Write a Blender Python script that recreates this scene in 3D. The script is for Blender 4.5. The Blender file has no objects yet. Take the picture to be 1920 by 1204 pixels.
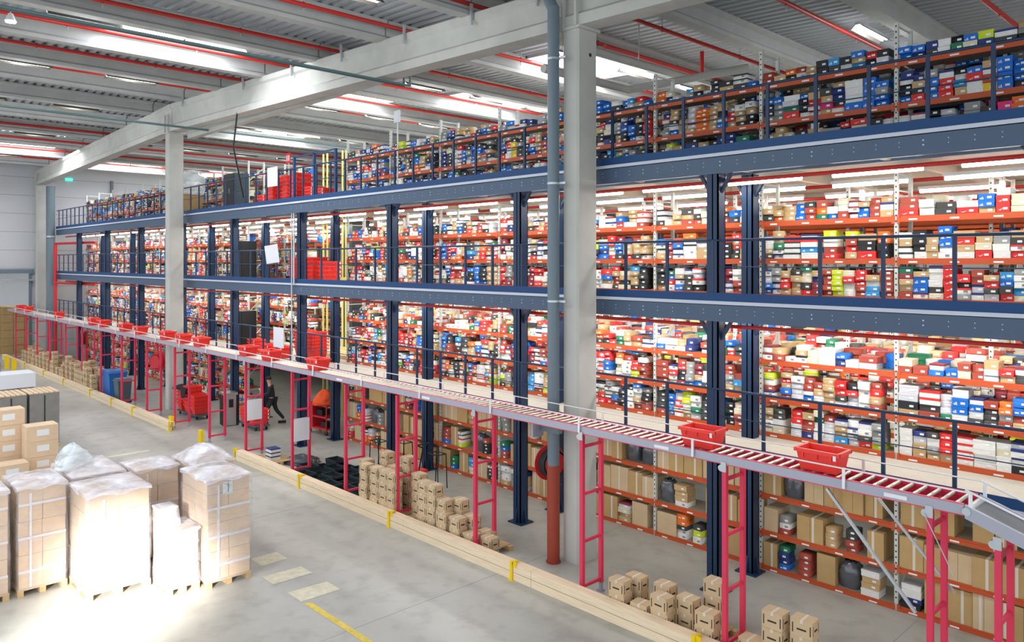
import bpy, math, random
import numpy as np
from mathutils import Vector, Matrix
random.seed(7)
SC = bpy.context.scene
COL = SC.collection
R = math.radians

# ------------------------------------------------------------------ camera
H = 6.04
cd = bpy.data.cameras.new('camera'); cam = bpy.data.objects.new('camera', cd); COL.objects.link(cam)
cam.location = (0, 0, H); cam.rotation_euler = (R(90), 0, R(46.2))
cd.sensor_width = 36; cd.lens = 36 * 1439 / 1920; cd.shift_y = -112 / 1920; cd.clip_end = 300; cd.clip_start = .1
SC.camera = cam
# ------------------------------------------------------------------ light, exposure
SC.view_settings.view_transform = 'Standard'; SC.view_settings.look = 'None'
SC.view_settings.gamma = 1; SC.view_settings.use_curve_mapping = False
SC.view_settings.exposure = 0.55
SC.cycles.use_denoising = True
SC.cycles.max_bounces = 6; SC.cycles.diffuse_bounces = 3; SC.cycles.glossy_bounces = 2
SC.cycles.transmission_bounces = 3; SC.cycles.transparent_max_bounces = 8
SC.cycles.caustics_reflective = False; SC.cycles.caustics_refractive = False
SC.cycles.sample_clamp_indirect = 6
w = bpy.data.worlds.new('daylight'); SC.world = w; w.use_nodes = True
w.node_tree.nodes['Background'].inputs[0].default_value = (.86, .93, 1, 1)
w.node_tree.nodes['Background'].inputs[1].default_value = 1.15

def area(name, loc, sx, sy, power, col=(1, 1, 1), rot=(0, 0, 0)):
    l = bpy.data.lights.new(name, 'AREA'); l.shape = 'RECTANGLE'; l.size = sx; l.size_y = sy; l.energy = power; l.color = col
    o = bpy.data.objects.new(name, l); COL.objects.link(o); o.location = loc; o.rotation_euler = rot
    return o
# strip lights: one run of light over each aisle on every storey
for (zc, rows, pw) in ((7.52, (13.2, 16.2, 19.2, 22.2, 25.5), 145), (5.02, (13.3, 15.2, 17.4, 19.6, 22.2), 135), (2.2, (13.1, 17.0), 38)):  # strips of the two lower storeys are unseen, added for light
    for yy in rows:
        for xx in (-45, -30, -15, -3):
            area('aisle_light', (xx, yy, zc), 14, .25, pw, (1, .97, .9))
# daylight falling through the roof lights
SKY = [(-22.2, 8.4), (-22.2, 20.9), (-15.3, 18.6), (-46.5, 9.2), (-50.0, 16.0), (-36.1, 18.6), (-50.0, 22.8), (-25.7, 16.6),
       (-11.8, .6), (-36.1, 1.6), (-22.2, -3.2), (2.0, 19.5)]  # these four are out of view, added to bring in more daylight
# added spotlight behind the camera, standing in for sun on the wrapped pallets
sp = bpy.data.lights.new('added_pallet_spot', 'SPOT'); sp.energy = 190000; sp.spot_size = R(6.4); sp.spot_blend = .95; sp.shadow_soft_size = .35; sp.color = (1, .97, .92)
so = bpy.data.objects.new('added_pallet_spot', sp); COL.objects.link(so)
tgt = Vector((-14.0, 3.9, .35)); so.location = (9.0, -16.6, 9.4)
so.rotation_euler = (tgt - so.location).to_track_quat('-Z', 'Y').to_euler()

# ------------------------------------------------------------------ materials
def mat(name, col, rough=.6, metal=0, emit=0, noise=0, nscale=6, spec=.4, bump=0):
    m = bpy.data.materials.new(name); m.use_nodes = True; nt = m.node_tree; b = nt.nodes['Principled BSDF']
    b.inputs['Base Color'].default_value = (*col, 1); b.inputs['Roughness'].default_value = rough
    b.inputs['Metallic'].default_value = metal; b.inputs['Specular IOR Level'].default_value = spec
    if emit:
        b.inputs['Emission Color'].default_value = (*col, 1); b.inputs['Emission Strength'].default_value = emit
    if noise or bump:
        tc = nt.nodes.new('ShaderNodeTexCoord'); n = nt.nodes.new('ShaderNodeTexNoise')
        n.inputs['Scale'].default_value = nscale; n.inputs['Detail'].default_value = 6
        nt.links.new(tc.outputs['Object'], n.inputs['Vector'])
        if noise:
            mr = nt.nodes.new('ShaderNodeMapRange'); mr.inputs[1].default_value = .3; mr.inputs[2].default_value = .7
            mr.inputs[3].default_value = 1 - noise; mr.inputs[4].default_value = 1 + noise
            nt.links.new(n.outputs[0], mr.inputs[0])
            mx = nt.nodes.new('ShaderNodeVectorMath'); mx.operation = 'SCALE'; mx.inputs[0].default_value = col
            nt.links.new(mr.outputs[0], mx.inputs['Scale']); nt.links.new(mx.outputs[0], b.inputs['Base Color'])
        if bump:
            bp = nt.nodes.new('ShaderNodeBump'); bp.inputs['Strength'].default_value = bump
            nt.links.new(n.outputs[0], bp.inputs['Height']); nt.links.new(bp.outputs[0], b.inputs['Normal'])
    return m
def s(r, g, b):   # sRGB 0-255 -> linear
    return tuple((c / 255 / 12.92) if c < 11 else ((c / 255 + .055) / 1.055) ** 2.4 for c in (r, g, b))

M = dict(
    concrete=mat('concrete', s(196, 196, 190), .85, noise=.08, nscale=1.6, bump=.05),
    wall=mat('wall_panel', s(205, 206, 210), .8, noise=.02, nscale=.6),
    deckroof=mat('roof_sheet', s(176, 182, 188), .5, metal=.15),
    purlin=mat('purlin_concrete', s(186, 188, 186), .85, noise=.06, nscale=2),
    blue=mat('mezzanine_blue', s(20, 50, 84), .45, spec=.5),
    bluegrey=mat('edge_beam_blue', s(72, 92, 118), .45, spec=.5),
    kick=mat('kick_board_blue', s(14, 66, 118), .5),
    edge=mat('deck_edge', s(205, 212, 225), .6),
    decktop=mat('deck_board', s(196, 190, 178), .8, noise=.04),
    deckunder=mat('deck_underside', s(190, 186, 172), .8),
    white_up=mat('upright_galvanised', s(212, 214, 208), .5, metal=.1),
    orange=mat('beam_orange', s(194, 86, 46), .45),
    sticker=mat('white_sticker', s(240, 240, 240), .6),
    shelf=mat('shelf_board', s(150, 140, 122), .8),
    redpipe=mat('sprinkler_red', s(196, 48, 42), .4),
    red=mat('stand_red', s(226, 60, 92), .4),
    tote=mat('tote_red', s(244, 62, 54), .38, spec=.5),
    grey=mat('rail_grey', s(176, 176, 190), .4, metal=.2),
    zinc=mat('zinc', s(198, 204, 208), .35, metal=.6),
    roller=mat('roller_steel', s(216, 218, 206), .3, metal=.55),
    belt=mat('belt_rubber', s(112, 116, 124), .6),
    wood=mat('timber', s(240, 218, 186), .7, noise=.1, nscale=9),
    palletwood=mat('pallet_wood', s(205, 176, 132), .8, noise=.12, nscale=8),
    kraft=mat('kraft_board', s(190, 158, 108), .8, noise=.05, nscale=5),
    kraft2=mat('kraft_board_tan', s(208, 182, 146), .8, noise=.05, nscale=5),
    kraftp=mat('kraft_board_pale', s(228, 200, 168), .8, noise=.05, nscale=5),
    ink=mat('printed_ink', s(58, 44, 34), .8),
    tape=mat('clear_tape', s(222, 212, 196), .35),
    tapew=mat('white_tape', s(232, 230, 236), .4),
    yellow=mat('safety_yellow', s(244, 208, 20), .5),
    yellowp=mat('mast_yellow', s(220, 212, 128), .5),
    grey_pipe=mat('pvc_grey', s(112, 128, 138), .4),
    red_guard=mat('pipe_guard_red', s(158, 66, 48), .5, noise=.05),
    black=mat('black_plastic', s(30, 32, 36), .5),
    bagblack=mat('bin_bag', s(84, 88, 96), .16, spec=.8, bump=.6, nscale=14),
    dark=mat('dark_steel', s(46, 60, 66), .4),
    conduit=mat('green_conduit', s(96, 122, 124), .45),
    tube=mat('fluorescent_tube', (1, .98, .92), .5, emit=9),
    tuberoof=mat('roof_tube', (.95, .98, 1), .5, emit=7),
    housing=mat('lamp_housing', s(226, 228, 228), .5),
    reflector=mat('dark_reflector', s(96, 92, 84), .4),
    skyl=mat('skylight_panel', (.9, .95, 1), .5, emit=9),
    bulb=mat('floodlight_lens', (1, 1, .9), .5, emit=45),
    bluebin=mat('blue_bin', s(44, 112, 188), .45),
    greybin=mat('grey_bin', s(84, 98, 108), .45),
    steel=mat('brushed_steel', s(190, 192, 192), .3, metal=.7),
    board=mat('white_board', s(236, 238, 244), .5),
    orange_cloth=mat('orange_cloth', s(240, 92, 44), .8),
    dark_cloth=mat('dark_cloth', s(44, 48, 50), .9),
    skin=mat('skin', s(196, 150, 126), .6),
    hair=mat('hair', s(34, 28, 24), .8),
    greywrap=mat('grey_wrapped_board', s(138, 136, 132), .3, noise=.1, nscale=3, spec=.6),
    exitg=mat('exit_green', s(60, 210, 170), .5, emit=1.5),
    exitr=mat('sign_red', s(206, 44, 52), .5),
    plankgap=mat('plank_gap', s(120, 96, 66), .9),
    hose=mat('black_hose', s(48, 52, 50), .5),
    joint=mat('wall_joint', s(160, 162, 166), .9),
    floormark=mat('floor_sticker', s(226, 220, 196), .6, noise=.12, nscale=7),
    yellowline=mat('yellow_floor_line', s(232, 206, 96), .6, noise=.15, nscale=7),
)
nt = M['wood'].node_tree   # grain runs along the planks
mp_ = nt.nodes.new('ShaderNodeMapping'); mp_.inputs['Scale'].default_value = (.25, 5, 5)
for l_ in list(nt.links):
    if l_.to_node.type == 'TEX_NOISE': src = l_.from_socket; dst = l_.to_socket
nt.links.new(src, mp_.inputs[0]); nt.links.new(mp_.outputs[0], dst)
# floor: polished concrete with cloudy stains and tyre scuffs
m = bpy.data.materials.new('polished_concrete'); m.use_nodes = True; nt = m.node_tree; b = nt.nodes['Principled BSDF']
tc = nt.nodes.new('ShaderNodeTexCoord')
n1 = nt.nodes.new('ShaderNodeTexNoise'); n1.inputs['Scale'].default_value = .22; n1.inputs['Detail'].default_value = 8; n1.inputs['Roughness'].default_value = .6
n2 = nt.nodes.new('ShaderNodeTexNoise'); n2.inputs['Scale'].default_value = 2.2; n2.inputs['Detail'].default_value = 8
cr = nt.nodes.new('ShaderNodeValToRGB'); cr.color_ramp.elements[0].position = .35; cr.color_ramp.elements[0].color = (*s(166, 166, 158), 1)
cr.color_ramp.elements[1].position = .65; cr.color_ramp.elements[1].color = (*s(196, 196, 190), 1)
cr2 = nt.nodes.new('ShaderNodeValToRGB'); cr2.color_ramp.elements[0].position = .33; cr2.color_ramp.elements[0].color = (.72, .72, .72, 1)
cr2.color_ramp.elements[1].position = .5; cr2.color_ramp.elements[1].color = (1, 1, 1, 1)
mx = nt.nodes.new('ShaderNodeMixRGB'); mx.blend_type = 'MULTIPLY'; mx.inputs[0].default_value = .6
for n in (n1, n2): nt.links.new(tc.outputs['Object'], n.inputs['Vector'])
nt.links.new(n1.outputs[0], cr.inputs[0]); nt.links.new(n2.outputs[0], cr2.inputs[0])
nt.links.new(cr.outputs[0], mx.inputs[1]); nt.links.new(cr2.outputs[0], mx.inputs[2]); nt.links.new(mx.outputs[0], b.inputs['Base Color'])
b.inputs['Roughness'].default_value = .38; b.inputs['Specular IOR Level'].default_value = .45
M['floor'] = m
# card with the object's own colour / with a stored colour
def cardmat(name, attr):
    m = bpy.data.materials.new(name); m.use_nodes = True; nt = m.node_tree; b = nt.nodes['Principled BSDF']
    if attr:
        a = nt.nodes.new('ShaderNodeAttribute'); a.attribute_name = 'Col'; nt.links.new(a.outputs['Color'], b.inputs['Base Color'])
    else:
        a = nt.nodes.new('ShaderNodeObjectInfo'); nt.links.new(a.outputs['Color'], b.inputs['Base Color'])
    b.inputs['Roughness'].default_value = .6; return m
M['card'] = cardmat('coloured_card', False); M['cardstuff'] = cardmat('mixed_card', True)
# stretch film
def film(name, f, col=(.9, .88, .96)):
    m = bpy.data.materials.new(name); m.use_nodes = True; nt = m.node_tree; nt.nodes.remove(nt.nodes['Principled BSDF'])
    out = nt.nodes['Material Output']; tr = nt.nodes.new('ShaderNodeBsdfTransparent'); pb = nt.nodes.new('ShaderNodeBsdfPrincipled')
    pb.inputs['Base Color'].default_value = (*col, 1); pb.inputs['Roughness'].default_value = .22; pb.inputs['Specular IOR Level'].default_value = .8
    n = nt.nodes.new('ShaderNodeTexNoise'); n.inputs['Scale'].default_value = 2.2; n.inputs['Detail'].default_value = 4; n.inputs['Distortion'].default_value = .6
    tc = nt.nodes.new('ShaderNodeTexCoord'); mp = nt.nodes.new('ShaderNodeMapping'); mp.inputs['Scale'].default_value = (1, 1, 2.6)
    nt.links.new(tc.outputs['Object'], mp.inputs[0]); nt.links.new(mp.outputs[0], n.inputs['Vector'])
    mr = nt.nodes.new('ShaderNodeMapRange'); mr.inputs[1].default_value = .35; mr.inputs[2].default_value = .7; mr.inputs[3].default_value = f * .5; mr.inputs[4].default_value = min(1, f * 1.7)
    nt.links.new(n.outputs[0], mr.inputs[0])
    bp = nt.nodes.new('ShaderNodeBump'); bp.inputs['Strength'].default_value = .22; nt.links.new(n.outputs[0], bp.inputs['Height']); nt.links.new(bp.outputs[0], pb.inputs['Normal'])
    ms = nt.nodes.new('ShaderNodeMixShader'); nt.links.new(mr.outputs[0], ms.inputs[0]); nt.links.new(tr.outputs[0], ms.inputs[1]); nt.links.new(pb.outputs[0], ms.inputs[2])
    nt.links.new(ms.outputs[0], out.inputs[0]); return m
M['film'] = film('stretch_film', .2); M['filmtop'] = film('film_top_sheet', .75); M['bag'] = film('clear_bag', .55, (.9, .98, 1))

# ------------------------------------------------------------------ mesh helpers
class MB:
    def __init__(s_): s_.v = []; s_.f = []; s_.mi = []; s_.mats = []; s_.sm = []
    def _m(s_, k):
        if k not in s_.mats: s_.mats.append(k)
        return s_.mats.index(k)
    def add(s_, vs, fs, m='concrete', smooth=False):
        o = len(s_.v); s_.v += [tuple(p) for p in vs]; s_.f += [tuple(i + o for i in f) for f in fs]
        s_.mi += [s_._m(m)] * len(fs); s_.sm += [smooth] * len(fs); return s_
    def box(s_, x0, x1, y0, y1, z0, z1, m='concrete'):
        return s_.add([(x0, y0, z0), (x1, y0, z0), (x1, y1, z0), (x0, y1, z0), (x0, y0, z1), (x1, y0, z1), (x1, y1, z1), (x0, y1, z1)],
                      [(0, 3, 2, 1), (4, 5, 6, 7), (0, 1, 5, 4), (1, 2, 6, 5), (2, 3, 7, 6), (3, 0, 4, 7)], m)
    def tube(s_, p, q, r, m, n=10, caps=True, r2=None):
        p = Vector(p); q = Vector(q); d = (q - p).normalized(); a = d.orthogonal().normalized(); b_ = d.cross(a); r2 = r if r2 is None else r2
        vs = [p + (a * math.cos(t) + b_ * math.sin(t)) * r for t in [2 * math.pi * i / n for i in range(n)]]
        vs += [q + (a * math.cos(t) + b_ * math.sin(t)) * r2 for t in [2 * math.pi * i / n for i in range(n)]]
        s_.add(vs, [(i, (i + 1) % n, n + (i + 1) % n, n + i) for i in range(n)], m, n > 4)
        if caps: s_.add(vs, [tuple(range(n - 1, -1, -1)), tuple(range(n, 2 * n))], m)
        return s_
    def bar(s_, p, q, w_, h_, m):      # rectangular bar between two points
        p = Vector(p); q = Vector(q); d = (q - p).normalized(); up = Vector((0, 0, 1)) if abs(d.z) < .95 else Vector((0, 1, 0))
        a = d.cross(up).normalized() * w_ / 2; b_ = a.normalized().cross(d).normalized() * h_ / 2
        vs = [p - a - b_, p + a - b_, p + a + b_, p - a + b_, q - a - b_, q + a - b_, q + a + b_, q - a + b_]
        return s_.add(vs, [(0, 1, 2, 3), (7, 6, 5, 4), (0, 4, 5, 1), (1, 5, 6, 2), (2, 6, 7, 3), (3, 7, 4, 0)], m)
    def torus(s_, c, ax, Rr, r, m, n=24, k=8):
        c = Vector(c); d = Vector(ax).normalized(); a = d.orthogonal().normalized(); b_ = d.cross(a); vs = []
        for i in range(n):
            t = 2 * math.pi * i / n; e = a * math.cos(t) + b_ * math.sin(t)
            for j in range(k):
                u = 2 * math.pi * j / k; vs.append(c + e * (Rr + r * math.cos(u)) + d * r * math.sin(u))
        return s_.add(vs, [(i * k + j, ((i + 1) % n) * k + j, ((i + 1) % n) * k + (j + 1) % k, i * k + (j + 1) % k) for i in range(n) for j in range(k)], m, True)
    def path(s_, pts, r, m, n=8):
        for a, b_ in zip(pts[:-1], pts[1:]): s_.tube(a, b_, r, m, n)
        return s_
    def prism(s_, poly, axis, a, b_, m):   # poly (u,v) extruded along axis
        n = len(poly); f = {'x': lambda u, v, t: (t, u, v), 'y': lambda u, v, t: (u, t, v), 'z': lambda u, v, t: (u, v, t)}[axis]
        vs = [f(u, v, a) for u, v in poly] + [f(u, v, b_) for u, v in poly]
        return s_.add(vs, [tuple(range(n)), tuple(range(2 * n - 1, n - 1, -1))] + [(i, n + i, n + (i + 1) % n, (i + 1) % n) for i in range(n)], m)
    def mesh(s_, name):
        me = bpy.data.meshes.new(name); me.from_pydata(s_.v, [], s_.f)
        for k in s_.mats: me.materials.append(M[k])
        me.polygons.foreach_set('material_index', s_.mi); me.polygons.foreach_set('use_smooth', s_.sm); me.update(); return me
    def build(s_, name, parent=None, loc=None):
        o = bpy.data.objects.new(name, s_.mesh(name)); COL.objects.link(o)
        if parent: o.parent = parent
        if loc is not None: o.location = loc
        return o
def tag(o, label=None, cat=None, group=None, kind=None):
    if label: o['label'] = label
    if cat: o['category'] = cat
    if group: o['group'] = group
    if kind: o['kind'] = kind
    return o
def empty(name, loc=(0, 0, 0), rz=0):
    o = bpy.data.objects.new(name, None); COL.objects.link(o); o.location = loc; o.rotation_euler.z = rz; o.empty_display_size = .2; return o
def struct(o): o['kind'] = 'structure'; return o
def copy_tree(o, parent=None):
    c = o.copy(); COL.objects.link(c); c.parent = parent
    for ch in list(o.children): copy_tree(ch, c)
    return c
ORD = ['first', 'second', 'third', 'fourth', 'fifth', 'sixth', 'seventh', 'eighth', 'ninth', 'tenth', 'eleventh', 'twelfth', 'thirteenth',
       'fourteenth', 'fifteenth', 'sixteenth', 'seventeenth', 'eighteenth', 'nineteenth', 'twentieth', 'twenty-first', 'twenty-second', 'twenty-third', 'twenty-fourth', 'twenty-fifth', 'twenty-sixth']
# ================================================================== the building
XA, XB, YB = -54.6, 9.0, 31.0
RX = -32.0
def gtop(x): return 12.42 - .037 * abs(x - RX)
def gbot(x): return 11.30 - .026 * abs(x - RX)
def deck(x): return gtop(x) + .52
struct(MB().box(-75, 14, -22, YB + 1, -.2, 0, 'floor').build('floor'))
# far wall with a large doorway at its near end
W = MB()
W.box(XA - .25, XA, -6, 4.2, 0, 12.9, 'wall'); W.box(XA - .25, XA, 4.2, 11.35, 5.35, 12.9, 'wall'); W.box(XA - .25, XA, 11.35, YB, 0, 12.9, 'wall')
for k in range(1, 11):
    z = k * 1.12
    for (a, b_) in (((-6, 4.2), (4.2, 11.3), (11.35, YB)) if z > 5.4 else ((-6, 4.2), (11.35, YB))): W.box(XA, XA + .006, a, b_, z - .015, z + .015, 'joint')
struct(W.build('wall_far'))
struct(MB().box(-75, XB, YB, YB + .2, 0, 12.9, 'wall').build('wall_back'))
tr = MB(); tr.box(XA, XA + .1, 4.0, 4.2, 0, 5.5, 'grey_pipe'); tr.box(XA, XA + .1, 11.2, 11.35, 0, 5.5, 'grey_pipe'); tr.box(XA, XA + .22, 4.0, 11.45, 5.3, 5.55, 'grey_pipe'); tr.box(XA, XA + .3, 4.0, 11.45, 4.85, 4.93, 'grey')
struct(tr.build('trim_1'))
struct(MB().box(-70.2, -70, 0, 16, 0, 7, 'wall').build('wall_next_hall'))
struct(MB().box(-70, XA - .25, 0, 16, 6.8, 7, 'wall').build('ceiling_next_hall'))
# roof: trapezoid sheet, ribs along x, two slopes
Rf = MB(); y = -5.0; prof = []
while y < YB: prof += [(y, 0), (y + .12, 0), (y + .16, .07), (y + .26, .07)]; y += .3
xs = [-58, RX, XB]; vs = []
for x in xs:
    for (yy, dz) in prof: vs.append((x, yy, deck(x) + dz))
n = len(prof); Rf.add(vs, [(i + n * j, i + 1 + n * j, i + 1 + n * (j + 1), i + n * (j + 1)) for j in range(2) for i in range(n - 1)], 'deckroof')
struct(Rf.build('ceiling'))
# concrete purlins along y
PX = [RX + 1.08 + 3.47 * k for k in range(-6, 12)]
PX = [x for x in PX if XA < x < XB]
def purlin(x, ya, yb):
    zb = gtop(x) - .03; zt = deck(x); mb = MB()
    mb.prism([(x - .16, zb), (x + .16, zb), (x + .16, zb + .1), (x + .07, zb + .17), (x + .07, zt - .12), (x + .19, zt - .06), (x + .19, zt), (x - .19, zt), (x - .19, zt - .06), (x - .07, zt - .12), (x - .07, zb + .17), (x - .16, zb + .1)], 'y', ya, yb, 'purlin')
    return struct(mb.build('ceiling_purlin'))
for x in PX: purlin(x, -5, 11.62); purlin(x, 11.66, YB)
# girder: tapered I section on the columns
G = MB()
def gsec(x0, x1):
    def S(x):
        zb, zt = gbot(x), gtop(x); yc = 11.72
        return [(x, yc - .24, zb), (x, yc + .24, zb), (x, yc + .24, zb + .22), (x, yc + .13, zb + .3), (x, yc + .13, zt - .22), (x, yc + .2, zt - .16), (x, yc + .2, zt), (x, yc - .2, zt), (x, yc - .2, zt - .16), (x, yc - .13, zt - .22), (x, yc - .13, zb + .3), (x, yc - .24, zb + .22)]
    a, b_ = S(x0), S(x1); k = len(a)
    G.add(a + b_, [(i, k + i, k + (i + 1) % k, (i + 1) % k) for i in range(k)] + [tuple(range(k - 1, -1, -1)), tuple(range(k, 2 * k))], 'concrete')
gsec(-54.5, -32.02); gsec(-31.98, XB)
struct(G.build('ceiling_girder'))
g2 = MB(); g2.box(-31.6, -11.5, 12.05, 12.3, 11.02, 11.2, 'concrete'); g2.box(-31.6, -11.5, 12.0, 12.35, 11.2, 11.26, 'concrete')
struct(g2.build('ceiling_beam'))
CX = [-54.1, -32.25, -10.28]
for x in CX:
    c = MB(); zt = gbot(x)
    c.prism([(x - .2, 11.5), (x - .18, 11.48), (x + .16, 11.48), (x + .2, 11.52), (x + .2, 12.04), (x + .16, 12.08), (x - .18, 12.08), (x - .2, 12.04)], 'z', 0, zt, 'concrete')
    c.box(x - .26, x + .26, 11.44, 12.1, zt - .06, zt, 'concrete')
    for sx in (-.2, .14): c.box(x + sx, x + sx + .06, 11.42, 11.5, zt - .02, zt + .7, 'concrete')
    if x == CX[2]: c.tube((x + .195, 11.85, 10.2), (x + .206, 11.85, 10.2), .04, 'black', 12)
    struct(c.build('column'))
# deeper column line of the hall (ends of the far girder), seen under the roof
for (x, y) in ((-54.1, 26.0),):
    struct(MB().box(x - .2, x + .2, y, y + .5, 0, 12, 'concrete').build('column'))
# downpipe beside the near column: grey pipe above a red guard
dp = empty('downpipe', (-10.55, 11.27, 0))
tag(dp, 'grey plastic rainwater downpipe with red impact guard against the near concrete column', 'pipe')
MB().tube((0, 0, 1.9), (0, 0, 11.15), .12, 'grey_pipe', 24).tube((0, 0, 11.1), (-.35, .05, 11.7), .12, 'grey_pipe', 24).build('pipe', dp)
MB().tube((0, 0, 0), (0, 0, 1.95), .128, 'red_guard', 24).tube((0, 0, 0), (0, 0, .03), .15, 'red_guard', 24).build('impact_guard', dp)
for z in (5.24, 7.6, 10.1): MB().tube((0, 0, z - .02), (0, 0, z + .02), .128, 'zinc', 24).box(.1, .3, .02, .06, z - .02, z + .02, 'zinc').build('pipe_clamp', dp)
mb = MB(); mb.box(-.35, .25, -.12, .0, 2.62, 2.8, 'grey_pipe'); mb.box(-.35, -.28, -.3, 0, 2.5, 2.9, 'grey'); tag(mb.build('bracket', dp), 'grey steel bracket clamped round the pipe')
dp2 = empty('downpipe', (-53.1, 12.05, 0)); tag(dp2, 'dark grey downpipe in the far corner beside the end of the mezzanine', 'pipe')
MB().tube((0, 0, 0), (0, 0, 10.6), .24, 'grey_pipe', 20).build('pipe', dp2); MB().tube((0, 0, 7.5), (0, 0, 7.58), .27, 'zinc', 20).build('pipe_clamp', dp2)
rp = MB().tube((-52.2, 12.1, 0), (-52.2, 12.1, 7.1), .09, 'exitr', 12).tube((-52.2, 12.1, 7.1), (-47, 12.9, 7.1), .07, 'exitr', 10).tube((-52.2, 12.1, 4.75), (-47, 12.9, 4.75), .07, 'exitr', 10).build('sprinkler_riser')
tag(rp, 'red sprinkler riser pipe at the far left end of the mezzanine', 'pipe')
rw = MB().tube((-54.5, 15.9, 9.2), (-54.5, 15.9, 11.3), .09, 'grey_pipe', 10).build('downpipe'); tag(rw, 'short grey pipe down the far wall above the top deck', 'pipe')
eg = MB().box(-54.62, -54.5, 13.2, 13.6, 11.15, 11.3, 'exitg').build('exit_lamp'); tag(eg, 'small green glowing emergency exit lamp by the far corner', 'lamp')

# roof lights
for i, (x, y) in enumerate(SKY):
    z = deck(x) - .03; sl = math.atan(.037) * (1 if x < RX else -1)
    o = empty('roof_light', (x, y, z)); o.rotation_euler.y = -sl
    mb = MB(); mb.box(-1.45, 1.45, -1.85, 1.85, -.01, .02, 'skyl'); mb.build('glazing', o)
    mb = MB()
    for yy in (-1.9, 1.84): mb.box(-1.5, 1.5, yy, yy + .06, -.06, .03, 'zinc')
    for xx in (-1.5, 1.44): mb.box(xx, xx + .06, -1.9, 1.9, -.06, .03, 'zinc')
    mb.build('frame', o)
    desc = {0: 'largest bright roof light, upper left, in front of the girder', 1: 'bright roof light behind the girder, left of the near column', 2: 'bright roof light just behind the near column and downpipe',
            3: 'roof light at the far left edge of the roof', 4: 'roof light over the far end, behind the middle column', 5: 'roof light right of the middle column, nearer of its pair',
            6: 'roof light right of the middle column, farther of its pair', 7: 'roof light under the middle of the long girder'}
    tag(o, desc.get(i, f'unseen roof light added for daylight, {["in front of the near column", "at the front of the far bay", "above the open floor", "past the right edge"][i % 4]}'), 'skylight', 'roof lights set in the ribbed roof')
# sprinkler pipes along y under the roof
PIPEX = [-1.7, -4.9, -8.1, -11.4, -13.5, -16.5, -19.9, -22.9, -26.3, -29.3, -32.2, -35.4, -38.5, -41.2, -44.6, -47.7, -50.8]
for i, x in enumerate(PIPEX):
    z = gtop(x) + .26; o = empty('sprinkler_pipe', (x, 0, z))
    MB().tube((0, -5, 0), (0, YB, 0), .055, 'redpipe', 8).build('pipe', o)
    for y in (2.2, 5.6, 9.0, 12.6, 16.2, 20.0, 23.8, 27.6):
        MB().box(-.012, .012, y - .012, y + .012, -.16, .24, 'zinc').tube((0, y, -.07), (0, y, .07), .03, 'redpipe', 8).build('hanger', o)
    tag(o, f'long red sprinkler pipe under the roof, {ORD[i]} from the right end of the hall', 'pipe', 'red sprinkler pipes under the roof')
sp1 = MB().path([(-12.2, 14.9, 11.4), (-12.2, 19.3, 11.4), (-12.2, 19.3, 12.1)], .06, 'redpipe').build('sprinkler_branch')
tag(sp1, 'short red sprinkler pipe turning up behind the near column', 'pipe')
# pale ducts behind the near column
dk = MB().path([(-11.6, 12.6, 10.95), (-11.6, 17.6, 10.95)], .09, 'concrete', 10).path([(-12.3, 12.8, 10.5), (-12.3, 16.0, 10.5), (-9.9, 17.8, 10.95)], .1, 'concrete', 10).tube((-12.3, 13.5, 10.5), (-12.3, 13.5, 12.2), .015, 'zinc', 6).tube((-11.6, 15.5, 10.9), (-11.6, 15.5, 12.2), .015, 'zinc', 6).build('vent_duct')
tag(dk, 'pale cranked duct hung under the roof behind the near column', 'duct')
# conduits
cg = MB(); 
for dy in (0, .12): cg.path([(-17.0 - dy, 2.2, 10.82), (-17.0 - dy, 12.46 - dy, 10.82), (-17.0 - dy, 12.46 - dy, 11.1)], .035, 'conduit', 6)
tag(cg.build('conduit'), 'pair of green-grey conduits crossing in front of the girder and turning up', 'conduit')
tag(MB().path([(-29.5, 3, 11.1), (-29.5, 27, 11.1)], .045, 'conduit', 6).build('conduit'), 'thin grey conduit passing the head of the middle column', 'conduit')
tag(MB().path([(-25.7, 11.5, 11.2), (-25.9, 11.45, 10), (-26.3, 12.0, 8.3)], .03, 'black', 6).build('hanging_cable'), 'black cable hanging from the girder down to the top railing', 'cable')
tag(MB().path([(-23.0, 12.2, 5.3), (-23.0, 12.2, 7.6)], .03, 'zinc', 6).path([(-23.15, 12.2, .2), (-23.15, 12.2, 7.6)], .025, 'zinc', 6).build('conduit'), 'pale vertical conduits up the blue post beside the white boards', 'conduit')
# girder hangers (threaded plates)
for i, x in enumerate([-4.8, -8.6, -11.2, -13.3, -15.9, -18.9, -21.8, -25.2, -30.6]):
    o = MB().box(x - .025, x + .025, 11.44, 11.5, gtop(x) - .28, gtop(x) + .2, 'zinc').build('hanger_plate')
    tag(o, f'small steel hanger plate on the girder top, {ORD[i]} from the right', 'bracket', 'hanger plates along the girder')
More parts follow.
